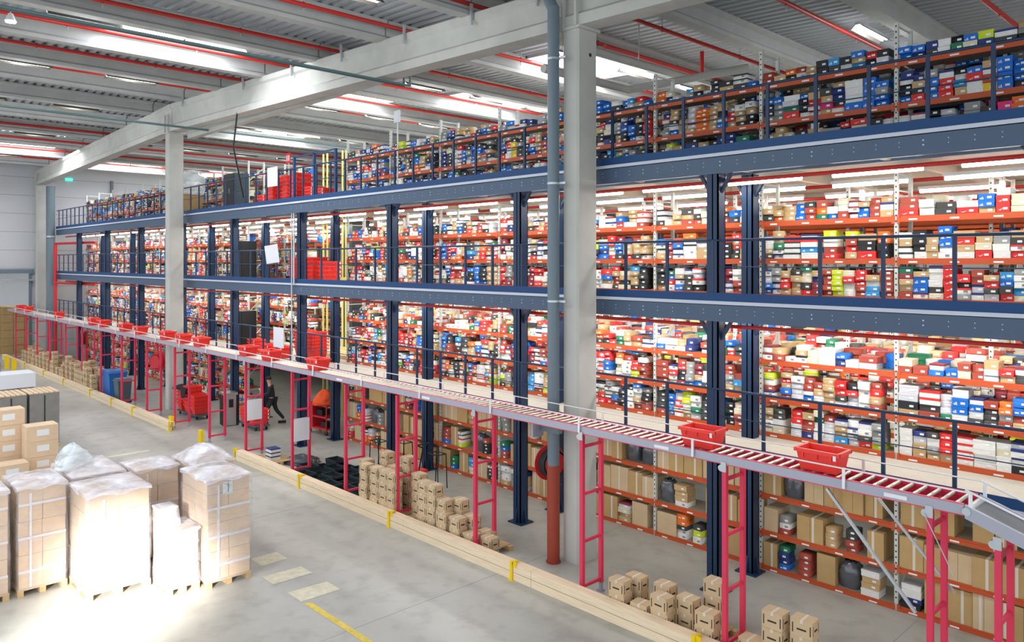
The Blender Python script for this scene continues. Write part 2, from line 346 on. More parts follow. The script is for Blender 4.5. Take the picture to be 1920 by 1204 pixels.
# batten lamps under the roof
bl = empty('batten_lamp'); MB().box(-.07, .07, -.85, .85, 0, .06, 'housing').prism([(-.17, -.1), (-.16, -.1), (-.05, 0), (-.07, 0)], 'y', -.85, .85, 'reflector').prism([(.17, -.1), (.16, -.1), (.05, 0), (.07, 0)], 'y', -.85, .85, 'reflector').build('housing', bl)
MB().tube((-.05, -.8, -.04), (-.05, .8, -.04), .018, 'tuberoof', 6).tube((.05, -.8, -.04), (.05, .8, -.04), .018, 'tuberoof', 6).build('tube', bl)
first = True; k = 0
for li, x in enumerate([-7.4, -14.4, -21.3, -28.3, -35.2, -42.2, -49.1]):
    for lj, y in enumerate([5.6, 8.9, 13.4, 16.2, 19.2, 22.1, 25.2]):
        if x > -8 and y < 17: continue
        o = bl if first else copy_tree(bl); first = False
        o.location = (x, y, gtop(x) + .1)
        pl = bpy.data.lights.new('batten_light', 'POINT'); pl.energy = 34; pl.shadow_soft_size = .35; pl.color = (.97, .99, 1)
        po = bpy.data.objects.new('batten_light', pl); COL.objects.link(po); po.location = (x, y, gtop(x) - .25)
        tag(o, f'white twin-tube batten lamp under the roof, row {ORD[li]} from the right, {ORD[lj]} from the front', 'ceiling light', 'batten lamps under the roof')
fl = empty('floodlight', (-21.6, 4.06, 11.8)); MB().tube((0, 0, 0), (0, 0, .18), .12, 'housing', 16, r2=.05).tube((0, 0, .18), (0, 0, .72), .012, 'zinc', 6).build('housing', fl); MB().tube((0, 0, -.03), (0, 0, 0), .11, 'bulb', 16).build('lens', fl)
tag(fl, 'round glowing floodlight hung under the roof at the upper left corner', 'lamp')
area('floodlight_lamp', (-21.6, 4.06, 11.7), .3, .3, 60)

# ================================================================== mezzanine
DZ = [2.62, 5.32, 8.0]
YF = 12.3
mz = empty('mezzanine', (0, YF, 0)); tag(mz, 'three-storey blue steel mezzanine carrying the shoe box racks', 'mezzanine')
MX0, MX1 = -52.9, 3.2
colx = [-7.57 - 5.12 * k for k in range(-2, 9)]
def hsec(mb, x, y, z0, z1, a=.13, m='blue'):
    mb.box(x - a, x + a, y - a, y - a + .02, z0, z1, m); mb.box(x - a, x + a, y + a - .02, y + a, z0, z1, m); mb.box(x - .012, x + .012, y - a, y + a, z0, z1, m)
    mb.box(x + a - .03, x + a, y - a, y + a, z0, z1, m)
for x in colx:
    for y, yn in ((12.445, 0), (13.68, 1)):
        c = MB(); yo = y - YF
        hsec(c, x, yo, 0.02, 7.72, .12)
        c.box(x - .22, x + .22, yo - .2, yo + .2, 0, .03, 'blue')
        for sx in (-1, 1):
            c.prism([(x + sx * .12, .03), (x + sx * .21, .03), (x + sx * .12, .34)], 'y', yo - .02, yo + .02, 'blue'); 
        c.prism([(yo - .12, .03), (yo - .19, .03), (yo - .12, .34)], 'x', x - .02, x + .02, 'blue')
        for dz in (DZ[1], DZ[2]):
            zb = dz - .36
            for sx in (-1, 1): c.bar((x + sx * .1, yo, zb - .34), (x + sx * .32, yo, zb), .07, .05, 'blue')
        c.build('column_post', mz)
for i, dz in enumerate(DZ):
    e = MB(); z1 = dz - .06; z0 = dz - (.36 if i else .2)
    e.box(MX0, MX1, 0, .02, z0, z1, 'bluegrey'); e.box(MX0, MX1, -.0, .1, z0 - .012, z0, 'bluegrey'); e.box(MX0, MX1, 0, .1, z1 - .012, z1, 'bluegrey')
    x = -.6; k = 0
    while x > -24:
        big = k % 5 == 0
        for zz in ((.10, .17) if i else (.05, .1)): e.tube((x, -.004 - .004 * big, z1 - zz), (x, .002, z1 - zz), .013 if big else .008, 'edge', 6)
        x -= .34; k += 1
    e.build('edge_beam', mz)
    MB().box(MX0, MX1, -.03, .2, dz - .06, dz, 'edge').build('deck_edge', mz)
    d = MB(); d.box(MX0, MX1, .2, YB - YF - .4, dz - .045, dz - .003, 'decktop'); d.build('deck_board', mz)
    j = MB()   # joists and rear beams below the deck
    for x in [colx[0] - 2.56 * q for q in range(0, 21)]: j.box(x - .05, x + .05, .15, YB - YF - .5, dz - .24, dz - .05, 'deckunder')
    for yy in (1.38, 5, 9, 13): j.box(MX0, MX1, yy, yy + .1, dz - .26, dz - .05, 'bluegrey' if yy < 2 else 'deckunder')
    j.build('joist_frame', mz)
# railings
def railing(dz, xs, label, far=False):
    o = empty('guard_railing', (0, YF, dz)); tag(o, label, 'railing')
    MB().box(MX0, MX1, -.012, .0, 0.0, .15, 'kick').build('kick_board', o)
    MB().tube((MX0, .04, 1.1), (MX1, .04, 1.1), .024, 'blue', 8).build('handrail', o)
    MB().tube((MX0, .04, .62), (MX1, .04, .62), .01, 'blue', 6).build('knee_rail', o)
    for x in xs: MB().box(x - .028, x + .028, .02, .06, -.04, 1.1, 'blue').build('post', o)
    return o
railing(DZ[2], [-3.1 - .85 * k for k in range(-7, 59)], 'blue guard railing with closely set posts along the top deck')
railing(DZ[1], [-3.59 - .995 * k for k in range(-6, 50)], 'blue guard railing along the middle deck')
railing(DZ[0], [-3.59 - .995 * k for k in range(-6, 50)], 'blue guard railing along the lowest deck, behind the conveyor')
# sprinkler pipes below the decks, along x
for i, dz in enumerate(DZ):
    for j, y in enumerate((12.7, 15.0, 17.8, 20.9, 24.0)[:(0 if i == 0 else 5)]):
        o = MB().tube((MX0 + .5, y, dz - .48), (MX1, y, dz - .48), .035, 'redpipe', 8).build('sprinkler_pipe')
        tag(o, f'red sprinkler pipe under the {["lowest", "middle", "top"][i]} deck, {ORD[j]} line back from the railing', 'pipe', 'red sprinkler pipes under the decks')
# fluorescent fixtures under the top deck (and under the middle deck, mostly hidden)
ff = empty('aisle_lamp'); MB().box(-.75, .75, -.05, .05, 0, .06, 'housing').build('housing', ff); MB().tube((-.72, 0, -.035), (.72, 0, -.03), .038, 'tube', 8).build('tube', ff)
first = True
for (dz, rows, nm) in ((DZ[2], (13.15, 15.0, 17.4, 19.8, 22.2, 24.6), 'top'), (DZ[1], (13.15, 15.2), 'middle')):
    for ri, y in enumerate(rows):
        for q in range(26):
            x = -1.0 - 2.0 * q - (.8 if ri % 2 else 0)
            if nm == 'middle' and (q > 14 or ri): continue
            o = ff if first else copy_tree(ff); first = False
            o.location = (x, y, dz - (.45 if nm == 'top' else .31))
            tag(o, f'bright tube lamp under {nm} deck, {ORD[q]} from the right in {ORD[ri]} row back', 'ceiling light', 'tube lamps under the decks')
# ================================================================== racks
LV = (.09, .77, 1.5)
PITCH = 2.53
RUNS = {'right': [-22.7 + PITCH * k for k in range(10)], 'left': [-53.06 + 2.53 * k for k in range(10)]}
STN = ['ground floor', 'lowest deck', 'middle deck', 'top deck']
SZ = [0.0] + DZ
def upright_mesh(hh, dep, brace=True, thick=.06):
    mb = MB()
    for y in (0, dep): mb.box(-thick / 2, thick / 2, y, y + .07, 0, hh, 'white_up')
    for z in np.arange(.2, hh - .05, .1): mb.box(-.012, .012, -.002, .0, z, z + .03, 'dark')
    if brace:
        z = .15; t = 0
        while z + .6 < hh + .3:
            mb.bar((0, .05, z), (0, dep, min(hh - .05, z + .55)) if t % 2 == 0 else (0, dep, z), .02, .03, 'white_up'); z += .6; t += 1
        mb.bar((0, .03, hh - .04), (0, dep + .03, hh - .04), .02, .03, 'white_up')
    return mb.mesh('upright_frame')
def beam_mesh(L, labels=True):
    mb = MB(); mb.box(.03, L - .03, -.02, .02, -.1, -.035, 'orange'); mb.box(.03, L - .03, -.004, .02, -.035, 0, 'orange')
    mb.box(.02, .07, -.024, .0, -.13, .02, 'orange'); mb.box(L - .07, L - .02, -.024, .0, -.13, .02, 'orange')
    if labels:
        for q in (.28, .92, 1.55, 2.15):
            if q < L: mb.box(q - .07, q + .07, -.0235, -.02, -.075, -.048, 'sticker')
    return mb.mesh('beam')
def shelf_mesh(L, dep):
    return MB().box(.03, L - .03, .02, dep + .05, -.018, 0, 'shelf').mesh('shelf')
def put(name, me, parent, loc):
    o = bpy.data.objects.new(name, me); COL.objects.link(o); o.parent = parent; o.location = loc; return o
DEP = .66
um = {z: upright_mesh(h_, DEP) for z, h_ in ((0, 2.2), (1, 2.28), (2, 2.28), (3, 2.17))}
bm = beam_mesh(PITCH); sm = shelf_mesh(PITCH, DEP)
for st in range(4):
    for rn, xs in RUNS.items():
        o = empty('shelving_rack', (0, 14.0, SZ[st]))
        tag(o, f'orange and white boltless rack on the {STN[st]}, front row {"right of the goods lift" if rn == "right" else "left of the goods lift"}', 'rack', 'front row racks')
        for x in xs: put('upright_frame', um[st], o, (x, 0, 0))
        for x in xs[:-1]:
            for lv in LV: put('beam', bm, o, (x, 0, lv)); put('shelf', sm, o, (x, 0, lv))
# back rows: one object per row, beams run through
BACK = [15.6, 16.36, 17.95, 18.71, 20.3, 21.06, 22.65]
def backruns(y): return [(-53.06, -27.9), (-24.2, 2.6)] if y < 18.8 else [(-53.06, 2.6)]
for st in (1, 2, 3):
    for ri, y in enumerate(BACK if st < 3 else BACK[:2]):
        for (xa, xb) in backruns(y):
            o = empty('shelving_rack', (0, y, SZ[st])); nb = int((xb - xa) / PITCH)
            tag(o, f'rack row on the {STN[st]}, {ORD[ri + 1]} row back from the railing' + ('' if xb - xa > 40 else ', right of lift' if xa > -25 else ', left of lift'), 'rack', 'rear rack rows')
            mb = MB(); mb2 = MB(); mb3 = MB()
            for lv in LV:
                mb.box(xa, xa + nb * PITCH, -.02, .02, lv - .1, lv, 'orange'); mb2.box(xa, xa + nb * PITCH, .02, .7, lv - .018, lv, 'shelf')
            for k in range(nb + 1): put('upright_frame', um[st], o, (xa + k * PITCH, 0, 0))
            tag(mb.build('beam', o), kind='stuff'); tag(mb2.build('shelf', o), kind='stuff')

# ================================================================== shoe boxes
CN = dict(white=s(232, 232, 228), tan=s(196, 164, 118), charcoal=s(62, 62, 62), black=s(34, 36, 40), brick=s(172, 74, 58), red=s(222, 46, 44), blue=s(14, 110, 206),
          navy=s(34, 54, 120), grey=s(150, 152, 150), silver=s(206, 206, 212), lime=s(206, 222, 40), orange=s(238, 116, 34), green=s(22, 120, 84), sky=s(50, 150, 214), pink=s(236, 50, 130), cream=s(222, 212, 184), yellow=s(240, 200, 40), maroon=s(140, 42, 58))
PAL = {3: dict(white=20, tan=17, charcoal=14, black=7, brick=3, red=6, blue=17, navy=8, grey=7, silver=4, lime=1.5, orange=2, green=2, sky=2, cream=4, pink=.6, yellow=1),
       2: dict(white=25, tan=17, charcoal=11, black=6, brick=10, red=10, blue=7, navy=3, grey=3, silver=5, lime=1, orange=2.5, green=2.5, sky=2, cream=3, maroon=2),
       1: dict(white=27, tan=12, charcoal=10, black=4, brick=14, red=7, blue=6, navy=2, grey=5, silver=6, lime=3, orange=2, green=1.5, sky=2.5, cream=4, maroon=3),
       0: dict(white=27, tan=15, charcoal=10, black=4, brick=10, red=7, blue=7, navy=2, grey=5, silver=6, lime=2, orange=2, green=3, sky=2.5, cream=4, maroon=3)}
PTOP = dict(brick=17, red=8, white=25, tan=17, charcoal=11, blue=6, orange=2.5, cream=6, silver=4, navy=3, green=2)
def pick(p): return random.choices(list(p), list(p.values()))[0]
BOX = []     # dicts: x,y,z,w,d,h,body,lid,meta
def fill(xa, xb, yf, z0, avail, pal, meta, lo=.62, dep=.31, front=True):
    x = xa + .05; ci = 0
    while x < xb - .2:
        wv = random.choice((.175, .185, .2, .2, .215, .23)) if random.random() < .86 else .31
        if x + wv > xb - .03: break
        if random.random() < .035: x += wv * .8; continue
        top = avail * (lo + (1 - lo) * random.random() ** .6); z = z0; prev = None; k = 0; jx = random.uniform(-.01, .01)
        while True:
            hh = random.choice((.095, .105, .115, .12, .135))
            if prev and random.random() < .42: body, lid, hh = prev
            else:
                body = pick(pal); lid = body
                if body in ('white', 'silver') and random.random() < .4: lid = random.choice(('navy', 'navy', 'red', 'black', 'maroon', 'charcoal'))
            if z + hh > z0 + top: break
            prev = (body, lid, hh)
            BOX.append(dict(x=x + wv / 2 + jx + random.uniform(-.008, .008), y=yf + random.uniform(-.015, .05), z=z, w=wv, d=dep, h=hh - .003, body=body, lid=lid, front=front, meta=meta + (ci, k)))
            z += hh; k += 1
        if k: ci += 1
        x += wv + random.uniform(.004, .02)
for st in (1, 2, 3):
    for rn, xs in RUNS.items():
        for bi, x in enumerate(xs[:-1]):
            for li, lv in enumerate(LV):
                av = .56 if li < 2 else {1: .34, 2: .42, 3: .36}[st]
                pal = PTOP if (li == 2 and st < 3) else PAL[st]
                fill(x, x + PITCH, 14.0, SZ[st] + lv, av + (.02 if li < 2 else 0), pal, (st, rn, bi, li), lo=.78 if li < 2 else .5)
                if li == 2 and st < 3: fill(x, x + PITCH, 14.34, SZ[st] + lv, av, pal, (st, rn, bi, 9), lo=.6, front=False)
    if st < 3:
        for ri, y in enumerate(BACK):
            for (xa, xb) in backruns(y):
                for li in ((0, 1, 2) if ri == 0 else (2,)):
                    fill(xa, xb, y, SZ[st] + LV[li], {1: .36, 2: .42}[st] if li == 2 else .56, PTOP if li == 2 else PAL[st], (st, 'back', ri, li), front=ri == 0)
                    if li == 2: fill(xa, xb, y + .34, SZ[st] + LV[li], {1: .36, 2: .42}[st], PTOP, (st, 'back', ri, 9), front=False)
    else:
        for (xa, xb) in backruns(16): fill(xa, xb, 15.6, SZ[st] + 1.5, .4, PAL[3], (st, 'back', 0, 2)); fill(xa, xb, 15.6, SZ[st] + .77, .5, PAL[3], (st, 'back', 0, 1))
for bi, x in enumerate(RUNS['left'][:-1]):
    for li, lv in enumerate(LV): fill(x, x + PITCH, 14.0, lv, .56, PAL[0], (0, 'left', bi, li))
# ground floor right: cartons, with shoe box stacks and bags between them
CART = []; BAGS = []
for bi, x0 in enumerate(RUNS['right'][:-1]):
    for li, lv in enumerate(LV):
        x = x0 + .06; ci = 0; xe = x0 + PITCH - .04
        pshoe = .45 if bi < 3 else (.34 if bi < 4 else .2)
        while x < xe - .24:
            r_ = random.random()
            if r_ < pshoe and not (li == 2 and bi > 3):
                wv = .34; fill(x - .03, x + wv + .04, 14.0, lv, .54, PAL[0], (0, 'right', bi, li * 1), lo=.8)
                x += wv + .05; continue
            if r_ < pshoe + (.05 if li < 2 else .0):
                BAGS.append((x + .2, 14.22, lv, bi, li)); x += .44; continue
            if r_ > .965: x += .25; continue
            wv = random.choice((.28, .32, .34, .38, .42, .5) if li < 2 else (.3, .36, .36, .4, .44))
            if x + wv > xe: wv = xe - x
            if wv < .22: break
            CART.append((x, wv, random.uniform(.44, .58) if li < 2 else random.uniform(.46, .56), lv, bi, li, ci)); ci += 1; x += wv + .012
cosb, sinb = math.cos(R(46.2)), math.sin(R(46.2))
def projx(x, y, z):
    d = -x * sinb + y * cosb; sx = x * cosb + y * sinb
    return 960 + 1439 * sx / d, 490 - 1439 * (z - H) / d, 1439 / d
def score(b):
    if not b['front']: return 0
    px, py, sc = projx(b['x'], b['y'], b['z'] + b['h'] / 2)
    if not (8 < px < 1912 and 5 < py < 1195) or 1024 < px < 1126: return 0
    return b['w'] * b['h'] * sc * sc * (1 if b['meta'][1] == 'right' else .5)
BOX.sort(key=score, reverse=True)
IND, STUFF = BOX[:300], BOX[300:]
def shoebox_mesh(w_, h_, d_, mark):
    b = MB(); b.box(-w_ / 2, w_ / 2, 0, d_, 0, h_ - .002, 'card')
    l = MB(); t = h_ * .3; l.box(-w_ / 2 - .003, w_ / 2 + .003, -.004, d_ + .003, h_ - t, h_, 'card')
    st = MB(); sx = w_ * .18; st.box(sx - .032, sx + .032, -.0065, -.0, h_ * .3, h_ * .3 + .034, 'sticker')
    lo = MB()
    if mark == 1: lo.add([(-w_ * .34, -.003, h_ * .34), (-w_ * .2, -.003, h_ * .2), (w_ * .02, -.003, h_ * .5), (-w_ * .22, -.003, h_ * .3)], [(0, 1, 2, 3)], 'sticker')
    if mark == 2:
        for q in range(3): lo.add([(-w_ * .38 + q * .018, -.003, h_ * .16), (-w_ * .38 + q * .018 + .011, -.003, h_ * .16), (-w_ * .38 + q * .018 + .011 - .01, -.003, h_ * (.34 + .1 * q)), (-w_ * .38 + q * .018 - .01, -.003, h_ * (.34 + .1 * q))], [(0, 1, 2, 3)], 'sticker')
    return b.mesh('shoe_box'), l.mesh('lid'), st.mesh('paper_label'), (lo.mesh('logo_mark') if mark else None)
cache = {}
CNAME = dict(brick='brick-red', sky='light-blue', lime='lime-yellow', silver='silver-grey')
BAY = lambda bi: ['rightmost', 'second-rightmost', 'third-rightmost', 'fourth-rightmost', 'fifth-rightmost', 'sixth-rightmost', 'seventh-rightmost', 'leftmost'][max(0, min(7, 7 - bi))]
seen = set()
stackno = {}
for b in IND:   # number the stacks on each shelf from the left upright
    k = b['meta'][:4]; stackno.setdefault(k, set()).add(round(b['x'], 1))
for b in IND:
    mark = 1 if b['body'] in ('red', 'orange') else 2 if b['body'] in ('blue', 'sky') else 0
    key = (b['w'], round(b['h'], 3), mark)
    if key not in cache: cache[key] = shoebox_mesh(b['w'], b['h'], b['d'], mark)
    mb_, ml, ms, mk = cache[key]
    o = bpy.data.objects.new('shoe_box', mb_); COL.objects.link(o); o.location = (b['x'], b['y'], b['z']); o.color = (*CN[b['body']], 1)
    l = bpy.data.objects.new('lid', ml); COL.objects.link(l); l.parent = o; l.color = (*CN[b['lid']], 1)
    t = bpy.data.objects.new('paper_label', ms); COL.objects.link(t); t.parent = o
    if mk: t = bpy.data.objects.new('logo_mark', mk); COL.objects.link(t); t.parent = o
    st, rn, bi, li, ci, k = b['meta']
    xs = RUNS['right']; nb = len(xs) - 2 - bi   # bay number: 0 = the rightmost that the photo shows
    cn = CNAME.get(b['body'], b['body'])
    if b['lid'] != b['body']: cn += f' {b["lid"]}-lidded shoe box'; l['label'] = f'{b["lid"]} lid'
    else: cn += ' shoe box'
    cx = (b['x'] - xs[bi]) / PITCH
    stn = {0: 'ground floor', 1: 'lowest deck', 2: 'middle deck', 3: 'top deck'}[st]
    pos = f'{ORD[min(22, int(cx * 12.4))]} stack'
    lab = f'{cn}, {ORD[k]} up, {pos}, {BAY(bi)} bay, {stn}, {("low", "mid", "high")[li]} shelf'
    if lab in seen: lab = lab.replace(' up,', ' up, right half,')
    seen.add(lab); tag(o, lab, 'shoe box', 'shoe boxes on the racks')
# everything past the 300 nearest: one uncountable mass
V, F, CC = [], [], []
quads = np.array([[0, 1, 5, 4], [1, 2, 6, 5], [3, 0, 4, 7], [4, 5, 6, 7], [2, 3, 7, 6]])
def cube(x0, x1, y0, y1, z0, z1, c, q=quads):
    o = len(V); V.extend([(x0, y0, z0), (x1, y0, z0), (x1, y1, z0), (x0, y1, z0), (x0, y0, z1), (x1, y0, z1), (x1, y1, z1), (x0, y1, z1)])
    for r_ in q: F.append(r_ + o); CC.append(c)
def qd(x0, x1, y, z0, z1, c):
    o = len(V); V.extend([(x0, y, z0), (x1, y, z0), (x1, y, z1), (x0, y, z1)]); F.append(np.arange(4) + o); CC.append(c)
for b in STUFF:
    x, y, z, w_, h_, d_ = b['x'], b['y'], b['z'], b['w'], b['h'], b['d']; c = CN[b['body']]; lc = CN[b['lid']]
    cube(x - w_ / 2, x + w_ / 2, y, y + d_, z, z + h_, c)
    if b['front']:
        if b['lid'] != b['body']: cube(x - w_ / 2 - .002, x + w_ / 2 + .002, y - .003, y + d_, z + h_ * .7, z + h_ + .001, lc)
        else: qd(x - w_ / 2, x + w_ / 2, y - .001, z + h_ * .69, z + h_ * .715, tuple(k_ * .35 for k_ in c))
        if b['body'] != 'white' or random.random() < .5: qd(x + w_ * .18 - .032, x + w_ * .18 + .032, y - .0045, z + h_ * .3, z + h_ * .3 + .034, (.87, .87, .87) if b['body'] != 'white' else (.25, .25, .28))
        if b['body'] in ('red', 'blue', 'orange', 'sky') and random.random() < .5: qd(x - w_ * .36, x - w_ * .1, y - .002, z + h_ * .28, z + h_ * .45, (.85, .85, .85))
me = bpy.data.meshes.new('shoe_boxes_beyond'); F = np.array(F, dtype=np.int32); n = len(F)
me.vertices.add(len(V)); me.vertices.foreach_set('co', np.array(V, dtype=np.float32).ravel())
me.loops.add(n * 4); me.loops.foreach_set('vertex_index', F.ravel()); me.polygons.add(n)
me.polygons.foreach_set('loop_start', np.arange(n, dtype=np.int32) * 4)
me.update(calc_edges=True)
ca = me.color_attributes.new('Col', 'FLOAT_COLOR', 'CORNER'); cc = np.ones((n, 4, 4), dtype=np.float32); cc[:, :, :3] = np.array(CC, dtype=np.float32)[:, None, :]
ca.data.foreach_set('color', cc.ravel()); me.materials.append(M['cardstuff'])
o = bpy.data.objects.new('shoe_box_mass', me); COL.objects.link(o)
tag(o, 'thousands more shoe boxes of every colour filling the farther racks on all storeys', 'shoe boxes', kind='stuff')

# cartons on the ground floor racks
for (x, wv, hh, lv, bi, li, ci) in CART:
    c = MB(); c.box(0, wv, 0, .5, 0, hh, random.choice(('kraft', 'kraft', 'kraft2'))); c.box(wv * .5 - .002, wv * .5 + .002, -.001, 0, .02, hh, 'ink') if random.random() < .3 else None
    o = c.build('carton'); o.location = (x, 14.0 + random.uniform(-.02, .05), lv)
    tp = random.random() < .6
    if tp: q = wv * random.choice((.35, .5, .62)); MB().box(q - .022, q + .022, -.004, .46, hh * .0 + .0, hh + .003, 'tape').build('packing_tape', o)
    nb = len(RUNS['right']) - 2 - bi
    sz = 'wide' if wv > .48 else 'narrow' if wv < .32 else 'brown'
    tag(o, f'{sz} {"taped" if tp else "plain"} carton, {ORD[ci]} carton along the {("bottom", "middle", "top")[li]} shelf, {"out-of-view right" if bi > 7 else BAY(bi)} ground-floor bay', 'carton', 'cartons on the ground floor racks')
def bag(x, y, z, r_, hh, m, name, label, cat, group=None, seed=0):
    rnd = random.Random(seed); mb = MB(); nu, nv = 18, 9; vs = []
    for j in range(nv + 1):
        t = j / nv; rr = r_ * (.92 + .14 * math.sin(3 * t)) * (1 if t < .75 else 1 - (t - .75) * rnd.uniform(1.2, 2.4))
        for i in range(nu):
            a = 2 * math.pi * i / nu; k_ = (1 + rnd.uniform(-.1, .1)) / (abs(math.cos(a)) ** 4 + abs(math.sin(a)) ** 4) ** .25
            vs.append((rr * k_ * math.cos(a) * .9, rr * k_ * .75 * math.sin(a), hh * t + (rnd.uniform(-.03, .03) if j else 0)))
    mb.add(vs, [(j * nu + i, j * nu + (i + 1) % nu, (j + 1) * nu + (i + 1) % nu, (j + 1) * nu + i) for j in range(nv) for i in range(nu)] + [tuple(range(nv * nu, nv * nu + nu))], m, True)
    return tag(mb.build(name, None, (x, y, z)), label, cat, group)
for i, (x, y, z, bi, li) in enumerate(BAGS):
    nb = max(0, len(RUNS['right']) - 3 - bi)
    bag(x, y, z, .2, .48, 'bagblack', 'plastic_sack', f'crumpled dark plastic sack at x{i}', 'sack', 'plastic sacks on the ground floor racks', i)['label'] = f'crumpled dark plastic sack, {ORD[sum(1 for q in BAGS[:i] if q[3] == bi and q[4] == li)]} on {("bottom", "middle", "top")[li]} shelf, {"out-of-view right" if bi > 7 else BAY(bi)} ground-floor bay'
# ================================================================== conveyor
CY0, CY1 = 10.36, 10.96
def cz(x): return 2.98 + (.02 * (x + 2.9) / 50)
cv = empty('roller_conveyor', (0, 0, 0)); tag(cv, 'long grey roller conveyor with red bed carrying red totes past the mezzanine', 'conveyor')
XE = -2.92
for (y0, y1, nm) in ((CY0, CY0 + .03, 'side_rail'), (CY1 - .03, CY1, 'side_rail')):
    mb = MB(); mb.box(-56, XE, y0, y1, 2.97, 3.1, 'grey'); mb.box(-56, XE, y0 - .006, y1 + .006, 3.1, 3.108, 'red'); mb.box(-56, XE, y0 - .006, y1 + .006, 2.962, 2.972, 'red'); mb.build(nm, cv)
MB().box(-56, XE, CY0 + .04, CY1 - .04, 2.98, 2.99, 'red').box(-56, XE, CY1 - .05, CY1 - .032, 2.99, 3.1, 'red').build('bed_plate', cv)
rm = MB().tube((0, CY0 + .03, 0), (0, CY1 - .05, 0), .025, 'roller', 10).mesh('roller')
x = XE - .1; k = 0
while k < 100: put('roller', rm, cv, (x, 0, 3.075)); x -= .165; k += 1
mb = MB()
while x > -56: mb.tube((x, CY0 + .03, 3.075), (x, CY1 - .05, 3.075), .025, 'roller', 6, False); x -= .165
tag(mb.build('roller', cv), kind='stuff')
for (y, sg) in ((CY0 - .03, -1), (CY1 + .03, 1)):
    MB().tube((-56, y, 3.26), (XE + .1, y, 3.26), .011, 'sticker', 6).build('guide_rail', cv)
    for q in range(22):
        xx = -4.35 - 2.35 * q; MB().box(xx - .018, xx + .018, y - .01, y + .012, 2.99, 3.27, 'sticker').build('rail_bracket', cv)
for xx in (-3.75, -7.35, -13.6, -17.2): tag(MB().box(xx - .09, xx + .19, CY0 - .008, CY0 - .002, 3.0, 3.05, 'sticker').build('maker_plate', cv), 'white printed plate')
# incline belt going down at the right end
bc = empty('belt_conveyor', (XE + .02, 0, 3.06)); tag(bc, 'grey belt conveyor sloping down from the right end of the rollers', 'conveyor')
ang = 19; bl_ = MB(); L_ = 3.6; dx, dzz = math.cos(R(ang)), -math.sin(R(ang))
def P(t, y, h_): return (t * dx - h_ * dzz * 0, y, t * dzz + h_)
MB().add([P(0, CY0 + .05, 0), P(L_, CY0 + .05, 0), P(L_, CY1 - .05, 0), P(0, CY1 - .05, 0), P(0, CY0 + .05, -.1), P(L_, CY0 + .05, -.1), P(L_, CY1 - .05, -.1), P(0, CY1 - .05, -.1)], [(0, 1, 2, 3), (7, 6, 5, 4), (0, 4, 5, 1), (3, 2, 6, 7), (0, 3, 7, 4), (1, 5, 6, 2)], 'belt').build('belt', bc)
for y in (CY0 - .02, CY1 - .03):
    MB().add([P(0, y, .04), P(L_, y, .04), P(L_, y + .05, .04), P(0, y + .05, .04), P(0, y, -.12), P(L_, y, -.12), P(L_, y + .05, -.12), P(0, y + .05, -.12)], [(0, 1, 2, 3), (7, 6, 5, 4), (0, 4, 5, 1), (3, 2, 6, 7), (0, 3, 7, 4), (1, 5, 6, 2)], 'grey').build('side_rail', bc)
    MB().tube(P(.0, y + .02, .22), P(L_, y + .02, .22), .014, 'sticker', 6).build('guide_rail', bc)
    for t in (.06, 1.4): MB().bar(P(t, y + .02, -.1), P(t, y + .02, .23), .04, .02, 'sticker').build('rail_bracket', bc)
MB().tube(P(.02, CY0 - .03, -.03), P(.02, CY1 + .02, -.03), .05, 'zinc', 12).build('end_drum', bc)
tag(MB().bar((-3.35, CY0 - .04, 2.9), (-3.0, CY0 - .04, 2.2), .01, .01, 'zinc').build('stay_rod'), 'thin steel stay below the conveyor end', 'brace')
# diagonal braces at the first two stands
b_ = MB(); b_.bar((-4.6, CY0 + .02, 2.93), (-3.45, CY0 - .02, 1.62), .035, .035, 'zinc'); b_.bar((-4.3, CY1 + .0, 2.95), (-3.2, CY1 + .04, 1.75), .03, .03, 'zinc')
tag(b_.build('conveyor_brace'), 'pair of pale diagonal braces from the conveyor to the second red stand from the right', 'brace')
